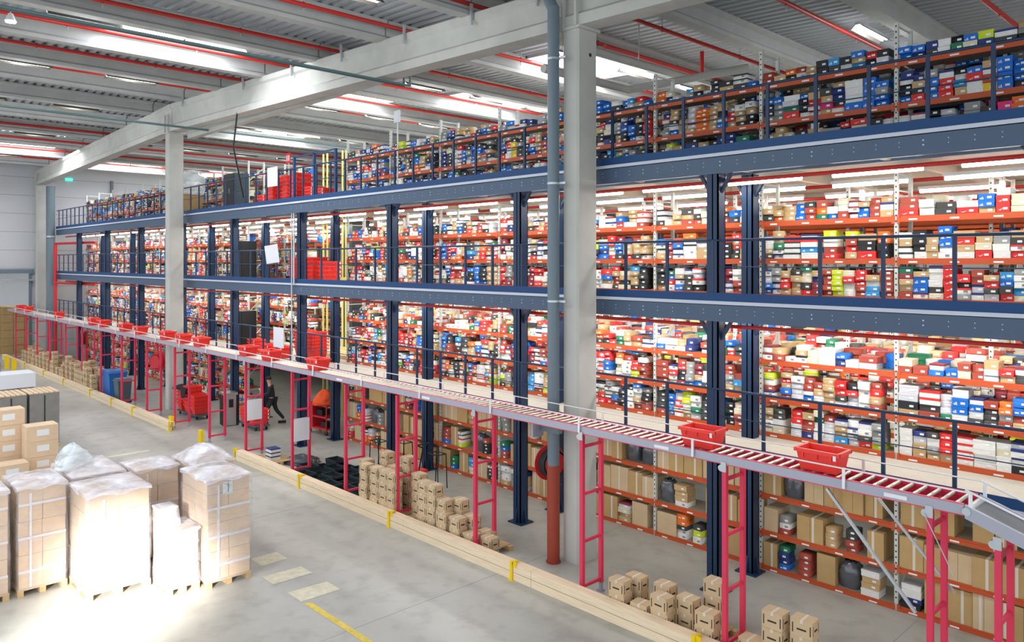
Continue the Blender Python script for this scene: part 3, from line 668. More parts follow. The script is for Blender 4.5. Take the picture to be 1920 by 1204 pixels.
# red ladder stands
FX = [-2.56, -3.3, -6.17, -9.03, -11.93, -14.68, -16.92, -19.7, -22.64, -25.37, -28.45, -31.33, -34.33, -37.18, -40.06, -42.92, -45.92, -48.66, -51.17, -53.9]
lg = MB().box(-.035, .035, -.035, .035, .16, 2.93, 'red').box(-.028, .028, -.028, .028, .03, .16, 'grey').box(-.06, .06, -.05, .05, 0, .03, 'grey').mesh('leg')
rg = MB().box(-.02, .02, 0, CY1 - CY0 - .06, 0, .05, 'red').mesh('rung')
for i, x in enumerate(FX):
    o = empty('conveyor_stand', (x, 0, 0))
    hgt = 1 if i else .93
    desc = {0: 'red ladder-shaped stand under the sloping belt conveyor, rightmost', 1: 'red ladder stand with diagonal braces under the right end of the roller conveyor', 3: 'red ladder stand in front of the near concrete column',
            7: 'red ladder stand with a white board low on it, right of the blue post', 8: 'red ladder stand with a white board at mid height, by the steel bin', 10: 'red ladder stand behind the red cart with the black cloth'}
    tag(o, desc.get(i, f'red ladder-shaped conveyor stand, {ORD[i]} from the right'), 'conveyor stand', 'red stands under the conveyor')
    for y in (CY0 + .04, CY1 - .04):
        l_ = put('leg', lg, o, (0, y, 0)); l_.scale.z = hgt
        if i < 5 or i == 8: MB().tube((-.045, y - .05, 0), (-.045, y + .05, 0), .05, 'zinc', 12).bar((0, y - .05, -.05), (0, y - .05, .1), .09, .012, 'zinc').build('mounting_bracket', o, (0, 0, 2.9 * hgt))
    for z in ((.2, 1.0, 1.85, 2.7) if i != 1 else (.2, 1.6, 2.7)):
        put('rung', rg, o, (0, CY0 + .07, z * hgt))
    if i in (7, 8): tag(MB().box(-.05, -.04, CY0 + .06, CY1 - .06, 0, .62, 'board').box(.04, .05, CY0 + .06, CY1 - .06, 0, .62, 'board').build('notice_board', o, (0, 0, 1.0 if i == 7 else 1.15)), 'plain white notice board')
# red totes
def tote_mb(l=.6, w_=.4, h_=.3, open_=True):
    mb = MB(); a, b_, c, d = l / 2, w_ / 2, l / 2 - .05, w_ / 2 - .04
    o_ = [(-c, -d, 0), (c, -d, 0), (c, d, 0), (-c, d, 0), (-a, -b_, h_), (a, -b_, h_), (a, b_, h_), (-a, b_, h_)]
    i_ = [(-c + .01, -d + .01, .02), (c - .01, -d + .01, .02), (c - .01, d - .01, .02), (-c + .01, d - .01, .02), (-a + .02, -b_ + .02, h_), (a - .02, -b_ + .02, h_), (a - .02, b_ - .02, h_), (-a + .02, b_ - .02, h_)]
    mb.add(o_, [(0, 3, 2, 1), (0, 1, 5, 4), (1, 2, 6, 5), (2, 3, 7, 6), (3, 0, 4, 7)], 'tote')
    mb.add(i_, [(0, 1, 2, 3), (4, 5, 1, 0), (5, 6, 2, 1), (6, 7, 3, 2), (7, 4, 0, 3)], 'tote')
    return mb, a, b_
def tote(l=.6, w_=.4, h_=.3):
    o = empty('tote'); mb, a, b_ = tote_mb(l, w_, h_); mb.build('body', o)
    mb = MB(); t = .022
    for (x0, x1, y0, y1) in ((-a - t, a + t, -b_ - t, -b_ + .02), (-a - t, a + t, b_ - .02, b_ + t), (-a - t, -a + .02, -b_, b_), (a - .02, a + t, -b_, b_)): mb.box(x0, x1, y0, y1, h_ - .05, h_, 'tote')
    for q in (-.2, 0, .2): mb.box(q - .01, q + .01, -b_ - .012, -b_ + .05, h_ - .12, h_ - .05, 'tote')
    mb.build('rim', o)
    MB().box(a - .06, a - .02, -b_ - .028, -b_ - .022, h_ - .1, h_ - .03, 'sticker').build('barcode_label', o)
    return o
tt = tote(); 
TX = [(-6.72, 'right of the near column, nearer the middle'), (-4.78, 'nearest the right end'), (-18.75, 'just left of the stand with the low board'), (-21.5, ''), (-23.05, ''), (-26.7, ''), (-28.3, ''), (-29.9, ''), (-32.8, ''), (-34.7, ''), (-37.7, ''), (-39.2, ''), (-45.2, ''), (-51.9, ''), (-53.8, '')]
TX.sort(key=lambda t: -t[0])
for i, (x, d) in enumerate(TX):
    o = tt if i == 0 else copy_tree(tt); o.location = (x, 10.66, 3.103); o.rotation_euler.z = R(random.uniform(-3, 3))
    tag(o, f'open red tote riding on the roller conveyor, {ORD[i]} from the right', 'tote', 'red totes on the conveyor')
# ================================================================== timber kerb
def kerb(xa, xb, lab):
    o = empty('timber_kerb', (0, 10.12, 0)); tag(o, lab, 'kerb')
    x = xb
    while x > xa + .1:
        x2 = max(xa, x - 4.0)
        for z in (0, .155): MB().box(x2 + .004, x - .004, -.05, .05, z + .002, z + .148, 'wood').build('plank', o)
        MB().box(x2 + .004, x - .004, .055, .155, .155, .303, 'wood').build('plank', o)
        MB().box(x2 + .004, x - .004, -.046, .046, .148, .16, 'plankgap').box(x2 + .004, x - .004, .046, .06, .15, .298, 'plankgap').build('spacer', o)
        x = x2
kerb(-22.6, 2.0, 'low barrier of stacked pale timber planks on the floor, near run')
kerb(-56, -28.1, 'low barrier of pale timber planks on the floor, far run')
yp = empty('kerb_bracket'); MB().box(-.03, .03, -.085, -.052, 0, .36, 'yellow').box(-.03, .03, -.085, .1, .31, .34, 'yellow').box(.02, .12, -.06, -.04, .26, .36, 'yellow').box(-.07, .07, -.1, .0, 0, .012, 'yellow').build('bracket_plate', yp)
for i, x in enumerate([-2.5, -6.5, -10.5, -14.53, -18.7, -22.68, -28.05, -32.0, -34.6, -37.6, -42.0, -45.8, -50.0]):
    o = yp if i == 0 else copy_tree(yp); o.location = (x, 10.12, 0)
    tag(o, f'yellow steel bracket clamping the timber kerb, {ORD[i]} from the right', 'bracket', 'yellow kerb brackets')
for i, (x, y) in enumerate([(-25.45, 10.15), (-28.5, 10.3)]):
    tag(MB().box(-.13, -.02, -.05, .05, 0, .45, 'yellow').box(.0, .11, -.05, .05, 0, .45, 'yellow').box(-.15, .13, -.07, .07, 0, .015, 'yellow').build('bollard', None, (x, y, 0)), ['short yellow twin bollard alone in the gap of the timber kerb', 'short yellow twin bollard beside the red cart at the kerb end'][i], 'bollard')
for i, x in enumerate((-51.0, -49.2)):
    tag(MB().box(-.1, .1, -.1, .1, 0, .7, 'yellow').build('bollard', None, (x, 9.4, 0)), f'yellow bollard far left by the doorway, {["farther", "nearer"][i]} one', 'bollard')
# ================================================================== small cartons by the kerb
def small_carton():
    o = MB().box(-.16, .16, -.12, .12, 0, .248, 'kraft2').build('carton')
    ink = MB()
    for q in (-.13, .13):
        ink.box(q - .008, q + .008, -.1215, -.12, .05, .19, 'ink')
    for q in (-.09, .09): ink.box(.16, .1615, q - .006, q + .006, .05, .2, 'ink')
    ink.box(.16, .1612, -.05, .05, .1, .13, 'ink'); ink.box(-.07, .07, -.1212, -.12, .1, .125, 'ink')
    ink.build('printed_marks', o)
    MB().box(-.02, .02, -.122, .122, .2, .2492, 'tape').build('packing_tape', o)
    return o
sc0 = small_carton(); scn = 0
def stack(x, y, n_, where, group, base=.12, rz=0):
    global scn
    for k in range(n_):
        o = sc0 if scn == 0 else copy_tree(sc0); scn += 1
        o.location = (x + random.uniform(-.012, .012), y + random.uniform(-.012, .012), base + k * .25); o.rotation_euler.z = rz + R(random.uniform(-3, 3))
        lv = 'alone' if n_ == 1 else ['bottom', 'second up', 'third up', 'top', 'top'][k] if k < n_ - 1 else 'topmost'
        tag(o, f'small printed carton, {lv}, stack {where}', 'carton', group)
GR = 'small printed cartons by the kerb, near group'; GM = 'small printed cartons by the kerb, middle group'; GL = 'small printed cartons by the kerb, far group'
for (x, y, n_, w_) in [(-8.18, 10.42, 2, 'at left end of the near group'), (-8.08, 10.75, 2, 'behind the left end of near group'), (-7.72, 10.42, 1, 'second place of the near group front'), (-7.3, 10.4, 2, 'in the middle of near group front'),
                       (-7.55, 10.82, 2, 'in the middle of near group back'), (-6.98, 10.66, 2, 'left of the blue post, near group'), (-6.72, 11.02, 3, 'tallest beside the blue post'), (-6.5, 10.45, 2, 'next to the red stand, near group'),
                       (-5.5, 10.7, 3, 'standing alone right of the red stand, left one'), (-5.1, 10.78, 3, 'standing alone right of the red stand, right one'), (-5.85, 10.62, 1, 'at the foot of the red stand')]:
    stack(x, y, n_, w_, GR)
for i, (x, y, n_) in enumerate([(-15.95, 10.4, 4), (-16.3, 10.65, 4), (-15.5, 10.4, 4), (-15.75, 10.85, 5), (-15.15, 10.42, 4), (-15.3, 10.78, 4), (-14.82, 10.4, 4), (-14.98, 10.95, 5), (-14.35, 10.8, 4), (-13.75, 10.5, 4), (-13.42, 10.5, 4), (-13.08, 10.52, 3),
                               (-12.85, 10.78, 3), (-12.98, 10.44, 2), (-12.55, 10.44, 2), (-12.45, 10.76, 2), (-12.15, 10.5, 1), (-11.75, 10.62, 1), (-12.05, 10.82, 1)]):
    stack(x, y, n_, f'{ORD[i]} from left in middle group', GM)
rl = random.Random(3); i = 0; x = -51.8
while x < -37.9:
    for y in (10.42, 10.75):
        n_ = rl.choice((2, 3, 3, 4, 4, 5))
        stack(x, y, n_, f'{ORD[min(i // 2, 23)]} from far end, {"front" if y < 10.5 else "back"} row of far group', GL); i += 1
    x += rl.choice((.36, .38, .75))
def pallet(name, x, y, lx, ly, label, group=None, z=0):
    o = empty(name, (x, y, z)); tag(o, label, 'pallet', group)
    for q in (0, .5, 1):
        MB().box(-lx / 2, lx / 2, -ly / 2 + q * (ly - .1), -ly / 2 + q * (ly - .1) + .1, 0, .02, 'palletwood').build('runner', o)
        for p_ in (0, .5, 1): MB().box(-lx / 2 + p_ * (lx - .12), -lx / 2 + p_ * (lx - .12) + .12, -ly / 2 + q * (ly - .1), -ly / 2 + q * (ly - .1) + .1, .02, .098, 'palletwood').build('block', o)
    nb = 7
    for q in range(nb): MB().box(-lx / 2 + q * lx / nb, -lx / 2 + (q + .75) * lx / nb, -ly / 2, ly / 2, .098, .12, 'palletwood').build('deck_plank', o)
    return o
for i, (x, y, lx, d) in enumerate([(-7.5, 10.74, 2.2, 'under the near group of small cartons'), (-5.55, 10.74, 1.35, 'under the two lone carton stacks'), (-15.4, 10.7, 2.3, 'under the left of the middle carton group'), (-12.75, 10.66, 2.4, 'under the right of the middle carton group'),
                               (-50.3, 10.6, 3.4, 'under the farthest small cartons'), (-46.8, 10.6, 3.4, 'under the second batch of far cartons'), (-43.3, 10.6, 3.4, 'under the third batch of far cartons'), (-39.7, 10.6, 3.6, 'under the far cartons beside the blue bin')]):
    pallet('wooden_pallet', x, y, lx, .92, 'low wooden pallet ' + d, 'pallets by the kerb')
# ================================================================== wrapped pallet loads
def wrapped(x0, x1, y0, y1, h_, nx, ny, nz, label, dome=.05, lean=0, step=None, seed=0, km='kraftp', filmk='film', top=True):
    lx, ly = x1 - x0, y1 - y0; cx_, cy_ = (x0 + x1) / 2, (y0 + y1) / 2; rnd = random.Random(seed)
    o = empty('wrapped_pallet_load', (cx_, cy_, 0)); tag(o, label, 'wrapped pallet', 'stretch-wrapped carton pallets')
    p = MB()
    for q in (0, .5, 1):
        p.box(-lx / 2, lx / 2, -ly / 2 + q * (ly - .1), -ly / 2 + q * (ly - .1) + .1, 0, .02, 'palletwood')
        for t in (0, .5, 1): p.box(-lx / 2 + t * (lx - .14), -lx / 2 + t * (lx - .14) + .14, -ly / 2 + q * (ly - .1), -ly / 2 + q * (ly - .1) + .1, .02, .1, 'palletwood')
    p.box(-lx / 2, lx / 2, -ly / 2, ly / 2, .1, .125, 'palletwood'); p.build('pallet', o)
    ch = (h_ - .125) / nz; a, b_ = lx / 2 - .02, ly / 2 - .02
    for i in range(nx):
        for j in range(ny):
            top_n = nz if step is None else (nz if (i < nx / 2 and j < ny / 2) else step)
            for k in range(top_n):
                if 0 < i < nx - 1 and 0 < j < ny - 1 and k < top_n - 1: continue
                X0 = -a + 2 * a * i / nx; Y0 = -b_ + 2 * b_ * j / ny; dj = rnd.uniform(-.006, .006)
                c = MB().box(X0 + .004, X0 + 2 * a / nx - .004, Y0 + .004, Y0 + 2 * b_ / ny - .004, .127 + k * ch, .127 + (k + 1) * ch - .006, km).build('carton', o); c.location = (dj + lean * k * .01, dj, 0)
    # tape runs round the seams
    t = MB()
    for z in ([.127 + ch * q for q in range(1, nz if step is None else step)][::2]):
        t.box(a + .002, a + .012, -b_, b_, z - .022, z + .022, 'tapew')
    t.box(a + .002, a + .015, -b_ + 2 * b_ / ny * .5 - .02, -b_ + 2 * b_ / ny * .5 + .02, .14, (h_ if step is None else .127 + step * ch) - .1, 'tapew')
    t.build('packing_tape', o)
    # film shell, wrinkled; top sheet bulging
    f = MB(); NU, NV = 14, 12; hs = h_ + .012
    def topz(u, v):
        if step is not None: return (.127 + step * ch + .02) if (u > .55 or v > .6) else hs + dome * .5
        return hs + dome * (math.sin(math.pi * u) * math.sin(math.pi * v)) ** .7 + (rnd.uniform(-.012, .012) if 0 < u < 1 and 0 < v < 1 else 0)
    ring = [(-1 + 2 * i / NU, -1) for i in range(NU)] + [(1, -1 + 2 * i / NU) for i in range(NU)] + [(1 - 2 * i / NU, 1) for i in range(NU)] + [(-1, 1 - 2 * i / NU) for i in range(NU)]
    vs = []; ea, eb = a + .026, b_ + .026; n = len(ring)
    for j in range(NV + 1):
        for (u, v) in ring:
            tz = topz((u + 1) / 2, (v + 1) / 2) if step is not None else hs
            wv = .006 * math.sin(9 * u + 6 * j / NV + seed) + rnd.uniform(-.005, .005)
            vs.append((u * (ea + wv), v * (eb + wv), .1 + (tz - .1) * j / NV))
    f.add(vs, [(j * n + i, j * n + (i + 1) % n, (j + 1) * n + (i + 1) % n, (j + 1) * n + i) for j in range(NV) for i in range(n)], filmk, True)
    f.build('stretch_film', o)
    f = MB(); K = 16; vs = []
    for i in range(K + 1):
        for j in range(K + 1): vs.append(((-1 + 2 * i / K) * (ea + .004), (-1 + 2 * j / K) * (eb + .004), topz(i / K, j / K) + .004))
    fs = [(i * (K + 1) + j, (i + 1) * (K + 1) + j, (i + 1) * (K + 1) + j + 1, i * (K + 1) + j + 1) for i in range(K) for j in range(K)]
    # skirt of the top sheet folded over the edges
    f.add(vs, fs, 'filmtop', True)
    for (p0, p1, dx_, dy_) in (((-1, -1), (1, -1), 0, -1), ((1, -1), (1, 1), 1, 0)):
        vv = []
        for q in range(K + 1):
            u = p0[0] + (p1[0] - p0[0]) * q / K; v = p0[1] + (p1[1] - p0[1]) * q / K; tz = topz((u + 1) / 2, (v + 1) / 2) + .004
            vv.append((u * (ea + .005), v * (eb + .005), tz)); vv.append((u * (ea + .008) + dx_ * .004, v * (eb + .008) + dy_ * .004, tz - .05 - .025 * math.sin(q * .7 + seed)))
        f.add(vv, [(2 * q, 2 * q + 1, 2 * q + 3, 2 * q + 2) for q in range(K)], 'filmtop', True)
    f.build('top_sheet', o)
    return o
w1 = wrapped(-15.3, -14.05, 5.71, 6.56, 1.98, 2, 2, 7, 'film-wrapped carton pallet at the right front corner with a pale blue label', dome=.12, seed=1)
tag(MB().box(.63, .634, -.13, .06, 1.68, 1.92, 'bag').box(.634, .636, -.03, -.02, 1.72, 1.9, 'ink').build('shipping_label', w1), 'pale blue shipping label')
wrapped(-16.2, -15.0, 3.97, 5.05, 1.86, 2, 2, 5, 'film-wrapped carton pallet fully lit by the bright patch of light', dome=.05, seed=2)
wrapped(-17.25, -16.06, 3.12, 3.92, 1.94, 2, 2, 6, 'film-wrapped carton pallet, second from the left in the front row', dome=.08, seed=3)
wrapped(-17.2, -16.06, 2.1, 3.0, 1.95, 2, 2, 6, 'film-wrapped carton pallet cut by the left edge of the picture', dome=.05, seed=4)
wrapped(-14.98, -14.25, 5.08, 5.66, 1.45, 2, 2, 4, 'half-height stepped wrapped pallet between the brightly lit and the labelled one', dome=.05, step=3, seed=5)
wrapped(-17.1, -16.15, 5.15, 6.0, 1.86, 2, 2, 5, 'film-wrapped pallet behind the brightly lit one, left of the domed one', dome=.06, seed=6)
wrapped(-16.75, -15.65, 6.08, 6.95, 1.9, 2, 2, 5, 'film-wrapped pallet with high domed sheet at the back right', dome=.28, seed=7)
wrapped(-18.0, -16.45, 4.1, 5.05, 1.86, 2, 2, 5, 'film-wrapped pallet behind the second from the left, back row', dome=.07, seed=8)
def crumple(name, loc, r_, h_, m, seed, label, cat):
    rnd = random.Random(seed); mb = MB(); nu, nv = 20, 10; vs = []
    for j in range(nv + 1):
        t = j / nv
        for i in range(nu):
            a = 2 * math.pi * i / nu; q = r_ * (math.cos(t * math.pi / 2) ** .6) * (1 + .25 * math.sin(3 * a + seed) * .5 + rnd.uniform(-.12, .12))
            vs.append((q * math.cos(a) * 1.2, q * math.sin(a), h_ * t * (1 + .25 * math.sin(2 * a + 1)) + rnd.uniform(-.02, .02) * (j > 0)))
    mb.add(vs, [(j * nu + i, j * nu + (i + 1) % nu, (j + 1) * nu + (i + 1) % nu, (j + 1) * nu + i) for j in range(nv) for i in range(nu)] + [tuple(range(nv * nu, nv * nu + nu))], m, True)
    return tag(mb.build(name, None, loc), label, cat)
crumple('plastic_film', (-17.4, 4.35, 1.9), .36, .38, 'bag', 4, 'crumpled clear plastic film heaped on top of the back-left wrapped pallet', 'plastic film')
# grey wrapped loads and big cartons at the left
def dload(x0, x1, y0, y1, h_, label, lid):
    o = empty('wrapped_pallet_load', ((x0 + x1) / 2, (y0 + y1) / 2, 0)); tag(o, label, 'wrapped pallet', 'grey board pallets at the left'); a, b_ = (x1 - x0) / 2, (y1 - y0) / 2
    mb = MB()
    for q in (-1, 0, 1):
        for t in (-1, 0, 1): mb.box(t * (a - .07) - .07, t * (a - .07) + .07, q * (b_ - .06) - .06, q * (b_ - .06) + .06, 0, .1, 'palletwood')
    mb.box(-a, a, -b_, b_, .1, .125, 'palletwood'); mb.build('pallet', o)
    MB().box(-a + .02, a - .02, -b_ + .02, b_ - .02, .126, h_ - .04, 'greywrap').box(a - .021, a - .012, -.02, .02, .2, h_ - .1, 'dark').build('carton_block', o)
    mb = MB()
    if lid == 'strip':
        for q in range(6): mb.box(-a, a, -b_ + q * 2 * b_ / 6, -b_ + (q + .78) * 2 * b_ / 6, h_ - .04, h_, 'kraftp')
    else: mb.box(-a - .02, a + .02, -b_ - .02, b_ + .02, h_ - .55, h_, 'board')
    mb.build('cover', o); return o
dload(-29.5, -28.3, 5.82, 6.7, 1.82, 'tall grey wrapped load with slatted pale top, right one of two', 'strip')
dload(-29.5, -28.3, 4.9, 5.78, 1.82, 'tall grey wrapped load with slatted pale top, left one of two', 'strip')
dload(-29.5, -28.3, 3.9, 4.8, 1.7, 'grey wrapped load at the left edge beside the slatted-top pair', 'strip')
dload(-36.3, -35.1, 6.25, 7.42, 1.62, 'grey load under a long white lid at the left', 'lid')
dload(-41.5, -40.2, 6.2, 7.2, 1.6, 'farther grey load with slatted top at the left edge', 'strip')
def bigc(x, y, z, lx, ly, h_, label):
    o = MB().box(-lx / 2, lx / 2, -ly / 2, ly / 2, 0, h_, 'kraftp').build('carton', None, (x, y, z)); tag(o, label, 'carton', 'large labelled cartons at the left')
    MB().box(lx / 2, lx / 2 + .003, -.14, .16, h_ * .35, h_ * .75, 'sticker').build('paper_label', o)
    MB().box(-.03, .03, -ly / 2 - .002, ly / 2 + .002, h_ * .7, h_ + .002, 'tape').build('packing_tape', o)
pallet('wooden_pallet', -24.71, 4.9, 1.1, 1.9, 'wooden pallet under the big labelled cartons at the left', 'pallets at the left')
for k in range(3): bigc(-24.95, 5.4, .13 + k * .435, .6, .78, .43, f'large labelled carton, {["bottom", "middle", "topmost"][k]} of the right stack at the left')
for k in range(1): bigc(-24.5, 4.58, .13 + k * .435, .6, .8, .43, 'large labelled carton standing lowest in front at the left edge')
for k in range(4): bigc(-25.6, 4.7, .13 + k * .435, .6, .8, .43, f'large labelled carton, {["bottom", "second up", "third up", "topmost"][k]} of the middle stack at the left')
for k in range(4): bigc(-25.6, 3.85, .13 + k * .435, .6, .8, .43, f'large labelled carton, {["bottom", "second up", "third up", "topmost"][k]} of the stack cut by the left edge')
pallet('wooden_pallet', -25.8, 4.3, .98, 1.8, 'wooden pallet under the cartons cut by the left edge', 'pallets at the left').location.z = 0
# ================================================================== fittings and loose things
def reel(x, y, z, r_, label, ax=(0, 1, 0), mt='hose'):
    o = empty('hose_reel', (x, y, z)); tag(o, label, 'hose reel'); A = Vector(ax)
    for s_, q in ((-.1, 1), (.1, .62)): MB().tube(A * (s_ - .008), A * (s_ + .008), r_ * q, 'exitr', 28).torus(A * s_, A, r_ * q, .012, 'exitr', 28, 6).build('reel_disc', o)
    MB().tube(A * -.1, A * .1, r_ * .45, 'exitr', 20).build('drum', o)
    mb = MB()
    for k in range(4):
        for q in range(2): mb.torus(A * (-.075 + .05 * k), A, r_ * (.62 + .14 * q), .02, mt, 24, 6)
    mb.build('hose', o); MB().box(-.04, .04, .1, .3, -.04, .04, 'exitr').build('wall_bracket', o)
    MB().path([(0, -.08, -r_ * .8), (.05, -.08, -r_ * 1.15), (.2, -.08, -r_ * 1.25), (.3, -.06, -r_ * 1.0)], .018, mt).build('hose_end', o)
    return o
reel(-11.0, 11.72, 1.82, .37, 'red fire hose reel with black hose beside the near concrete column', (1, -.22, 0))
reel(-32.85, 11.3, 1.92, .42, 'red fire hose reel on the middle concrete column', (.35, -.93, 0), 'exitr')
o = reel(-43.4, 11.3, 2.1, .4, 'red fire hose reel far left among the red stands', (.3, .95, 0)); MB().box(-.05, .05, .12, .22, -2.1, .4, 'exitr').build('post', o)
o = empty('fire_extinguisher', (-32.56, 11.75, .45)); tag(o, 'red fire extinguisher hung low on the middle concrete column', 'fire extinguisher')
MB().tube((0, 0, 0), (0, 0, .5), .09, 'exitr', 16).tube((0, 0, .5), (0, 0, .57), .09, 'exitr', 16, r2=.03).build('body', o); MB().tube((0, 0, .57), (0, 0, .64), .03, 'black', 8).tube((.03, 0, .6), (.1, -.02, .35), .012, 'black', 6).build('valve', o); MB().box(-.04, .04, -.094, -.088, .15, .35, 'sticker').build('paper_label', o)
def wbin(x, y, w_, d_, h_, m, label, rz=0):
    o = empty('waste_bin', (x, y, 0), rz); tag(o, label, 'waste bin'); a, b_ = w_ / 2, d_ / 2
    mb = MB(); mb.add([(-a * .8, -b_ * .8, .06), (a * .8, -b_ * .8, .06), (a * .8, b_ * .8, .06), (-a * .8, b_ * .8, .06), (-a, -b_, h_), (a, -b_, h_), (a, b_, h_), (-a, b_, h_)], [(0, 3, 2, 1), (0, 1, 5, 4), (1, 2, 6, 5), (2, 3, 7, 6), (3, 0, 4, 7)], m).build('body', o)
    MB().box(-a - .03, a + .03, -b_ - .03, b_ + .03, h_ - .03, h_ + .02, m).prism([(-a - .03, h_ + .02), (a + .03, h_ + .02), (a - .1, h_ + .1), (-a + .1, h_ + .1)], 'y', -b_, b_, m).build('lid', o)
    for sx in (-.7, .6): MB().tube((a * sx, b_ * .8, .08), (a * sx + .05, b_ * .8, .08), .08, 'black', 12).build('wheel', o)
wbin(-36.9, 10.85, 1.2, .75, 1.12, 'bluebin', 'large blue wheeled waste bin behind the timber kerb')
wbin(-35.2, 10.7, .62, .55, .95, 'greybin', 'small dark grey wheeled bin in front of the blue one')
o = empty('litter_bin', (-27.75, 12.1, 0), R(-10)); tag(o, 'tall black and brushed steel litter bin by the red stands', 'waste bin')
MB().box(-.3, .3, -.26, .26, 0, 1.12, 'black').build('body', o); MB().box(.3, .315, -.2, .18, .02, 1.12, 'steel').build('front_panel', o); MB().box(.315, .325, -.08, .08, .68, .98, 'black').build('flap', o); MB().box(-.28, .28, -.25, .25, 1.12, 1.2, 'steel').build('lid', o)
# wheeled carts with stacked totes
def cart(x, y, n_, label, cols=2, rz=0, cloth=False, nlist=None):
    o = empty('platform_cart', (x, y, 0), rz); tag(o, label, 'cart'); Lc = .62 * cols
    MB().box(-Lc / 2, Lc / 2, -.28, .28, .14, .19, 'greybin').build('platform', o)
    for sx in (-1, 1):
        for sy in (-.2, .2): MB().tube((sx * (Lc / 2 - .1), sy - .02, .07), (sx * (Lc / 2 - .1), sy + .02, .07), .07, 'black', 12).build('wheel', o)
    return o
def totes_at(x, y, z, n_, label, group, rz=0, dz=.075, h_=.3):
    for k in range(n_):
        o = copy_tree(tt); o.location = (x, y, z + k * dz); o.rotation_euler.z = rz
        tag(o, f'red tote, {ORD[k]} up, stack {label}', 'tote', group)
cart(-30.2, 11.75, 3, 'low grey cart under the red totes beside the middle column', 3)
for q, nn in enumerate((5, 6, 4)): totes_at(-30.86 + .66 * q, 11.75, .195, nn, f'on the cart by the middle column, {["left", "middle", "right"][q]}', 'red totes on the cart by the middle column', R(90), .14)
cart(-26.5, 12.5, 2, 'low grey cart behind the red stand with the raised white board', 2)
for q, nn in enumerate((3, 3)): totes_at(-26.83 + .66 * q, 12.5, .195, nn, f'on the cart behind the raised white board, {["left", "right"][q]}', 'red totes on the cart behind the board', R(90), .12)
crumple('black_jacket', (-30.85, 11.55, 1.03), .3, .14, 'dark_cloth', 2, 'black jacket thrown over the red totes by the middle column', 'clothing')
mb = MB(); mb.add([(-.28, 0, 0), (.3, 0, .02), (.22, -.03, -.22), (0, -.05, -.5), (-.2, -.03, -.25)], [(0, 1, 2, 3, 4)], 'dark_cloth').add([(-.28, .02, 0), (.3, .02, .02), (.22, -.01, -.22), (0, -.03, -.5), (-.2, -.01, -.25)], [(4, 3, 2, 1, 0)], 'dark_cloth')
o = mb.build('black_cloth', None, (-30.2, 11.36, 1.15)); tag(o, 'black cloth hanging down over the front of the red tote cart', 'clothing')
# red tool trolley with an orange jacket
o = empty('tool_trolley', (-24.1, 13.9, 0), R(8)); tag(o, 'red steel workshop trolley with open shelves below the orange jacket', 'trolley')
MB().box(-.55, .55, -.3, .3, 1.0, 1.06, 'exitr').build('top_tray', o); MB().box(-.55, -.2, -.3, .3, .2, 1.0, 'exitr').build('drawer_cabinet', o)
for z in (.2, .6): MB().box(-.2, .55, -.3, .3, z, z + .05, 'exitr').build('shelf', o)
for sx in (-.52, .5):
    for sy in (-.28, .26): MB().box(sx, sx + .03, sy, sy + .03, .1, 1.02, 'exitr').build('post', o)
for sx in (-.45, .45):
    for sy in (-.22, .22): MB().tube((sx, sy - .02, .08), (sx, sy + .02, .08), .08, 'black', 12).build('wheel', o)
MB().box(-.1, .2, -.2, .2, .65, .85, 'black').box(.15, .45, -.2, .1, .25, .45, 'black').build('tool_pile', o)
crumple('orange_jacket', (-23.95, 13.85, 1.06), .38, .42, 'orange_cloth', 6, 'orange high-visibility jacket heaped on the red trolley', 'clothing')
# person walking behind the stands
def skinned(name, verts, edges, rad, m, parent, sub=2):
    me = bpy.data.meshes.new(name); me.from_pydata(verts, edges, []); o = bpy.data.objects.new(name, me); COL.objects.link(o); o.parent = parent
    md = o.modifiers.new('skin', 'SKIN'); md.use_smooth_shade = True
    for i, r_ in enumerate(rad): me.skin_vertices[0].data[i].radius = (r_ if isinstance(r_, tuple) else (r_, r_))
    me.skin_vertices[0].data[0].use_root = True
    sd = o.modifiers.new('sub', 'SUBSURF'); sd.levels = sub; sd.render_levels = sub
    me.materials.append(M[m]); return o
pe = empty('person', (-26.75, 13.3, 0), R(-122)); tag(pe, 'person in dark clothes walking left behind the stands, holding a white paper', 'person')
# x forward, y left; stride pose leaning slightly forward
bd = [(0, 0, .95), (.02, 0, 1.12), (.06, 0, 1.32), (.08, 0, 1.45), (.1, 0, 1.52), (.13, 0, 1.63), (.12, 0, 1.72),
      (.06, .18, 1.4), (.1, .22, 1.15), (.32, .18, 1.1), (.06, -.18, 1.4), (.05, -.23, 1.14), (.28, -.2, 1.08),
      (.02, .1, .88), (.2, .1, .5), (.16, .1, .1), (.32, .1, .05), (-.02, -.1, .88), (-.14, -.1, .5), (-.42, -.1, .16), (-.32, -.1, .05)]
be = [(0, 1), (1, 2), (2, 3), (3, 4), (4, 5), (5, 6), (3, 7), (7, 8), (8, 9), (3, 10), (10, 11), (11, 12), (0, 13), (13, 14), (14, 15), (15, 16), (0, 17), (17, 18), (18, 19), (19, 20)]
br = [(.1, .08), (.1, .08), (.12, .08), (.07, .06), .055, .09, .07, .04, .03, .032, .04, .03, .032, .06, .04, .035, .04, .06, .04, .035, .04]
skinned('body', bd, be, br, 'skin', pe)
cb = [i for i in range(21) if i not in (4, 5, 6)]; mp = {v: i for i, v in enumerate(cb)}
tr_ = [(13, 14), (14, 15), (17, 18), (18, 19), (0, 13), (0, 17)]
ids = [0, 13, 14, 15, 17, 18, 19]; q = {v: i for i, v in enumerate(ids)}
skinned('trousers', [bd[i] for i in ids], [(q[a], q[b_]) for a, b_ in tr_], [(.165, .135), .105, .078, .06, .105, .078, .06], 'dark_cloth', pe)
ids = [0, 1, 2, 3, 7, 8, 9, 10, 11, 12]; q = {v: i for i, v in enumerate(ids)}
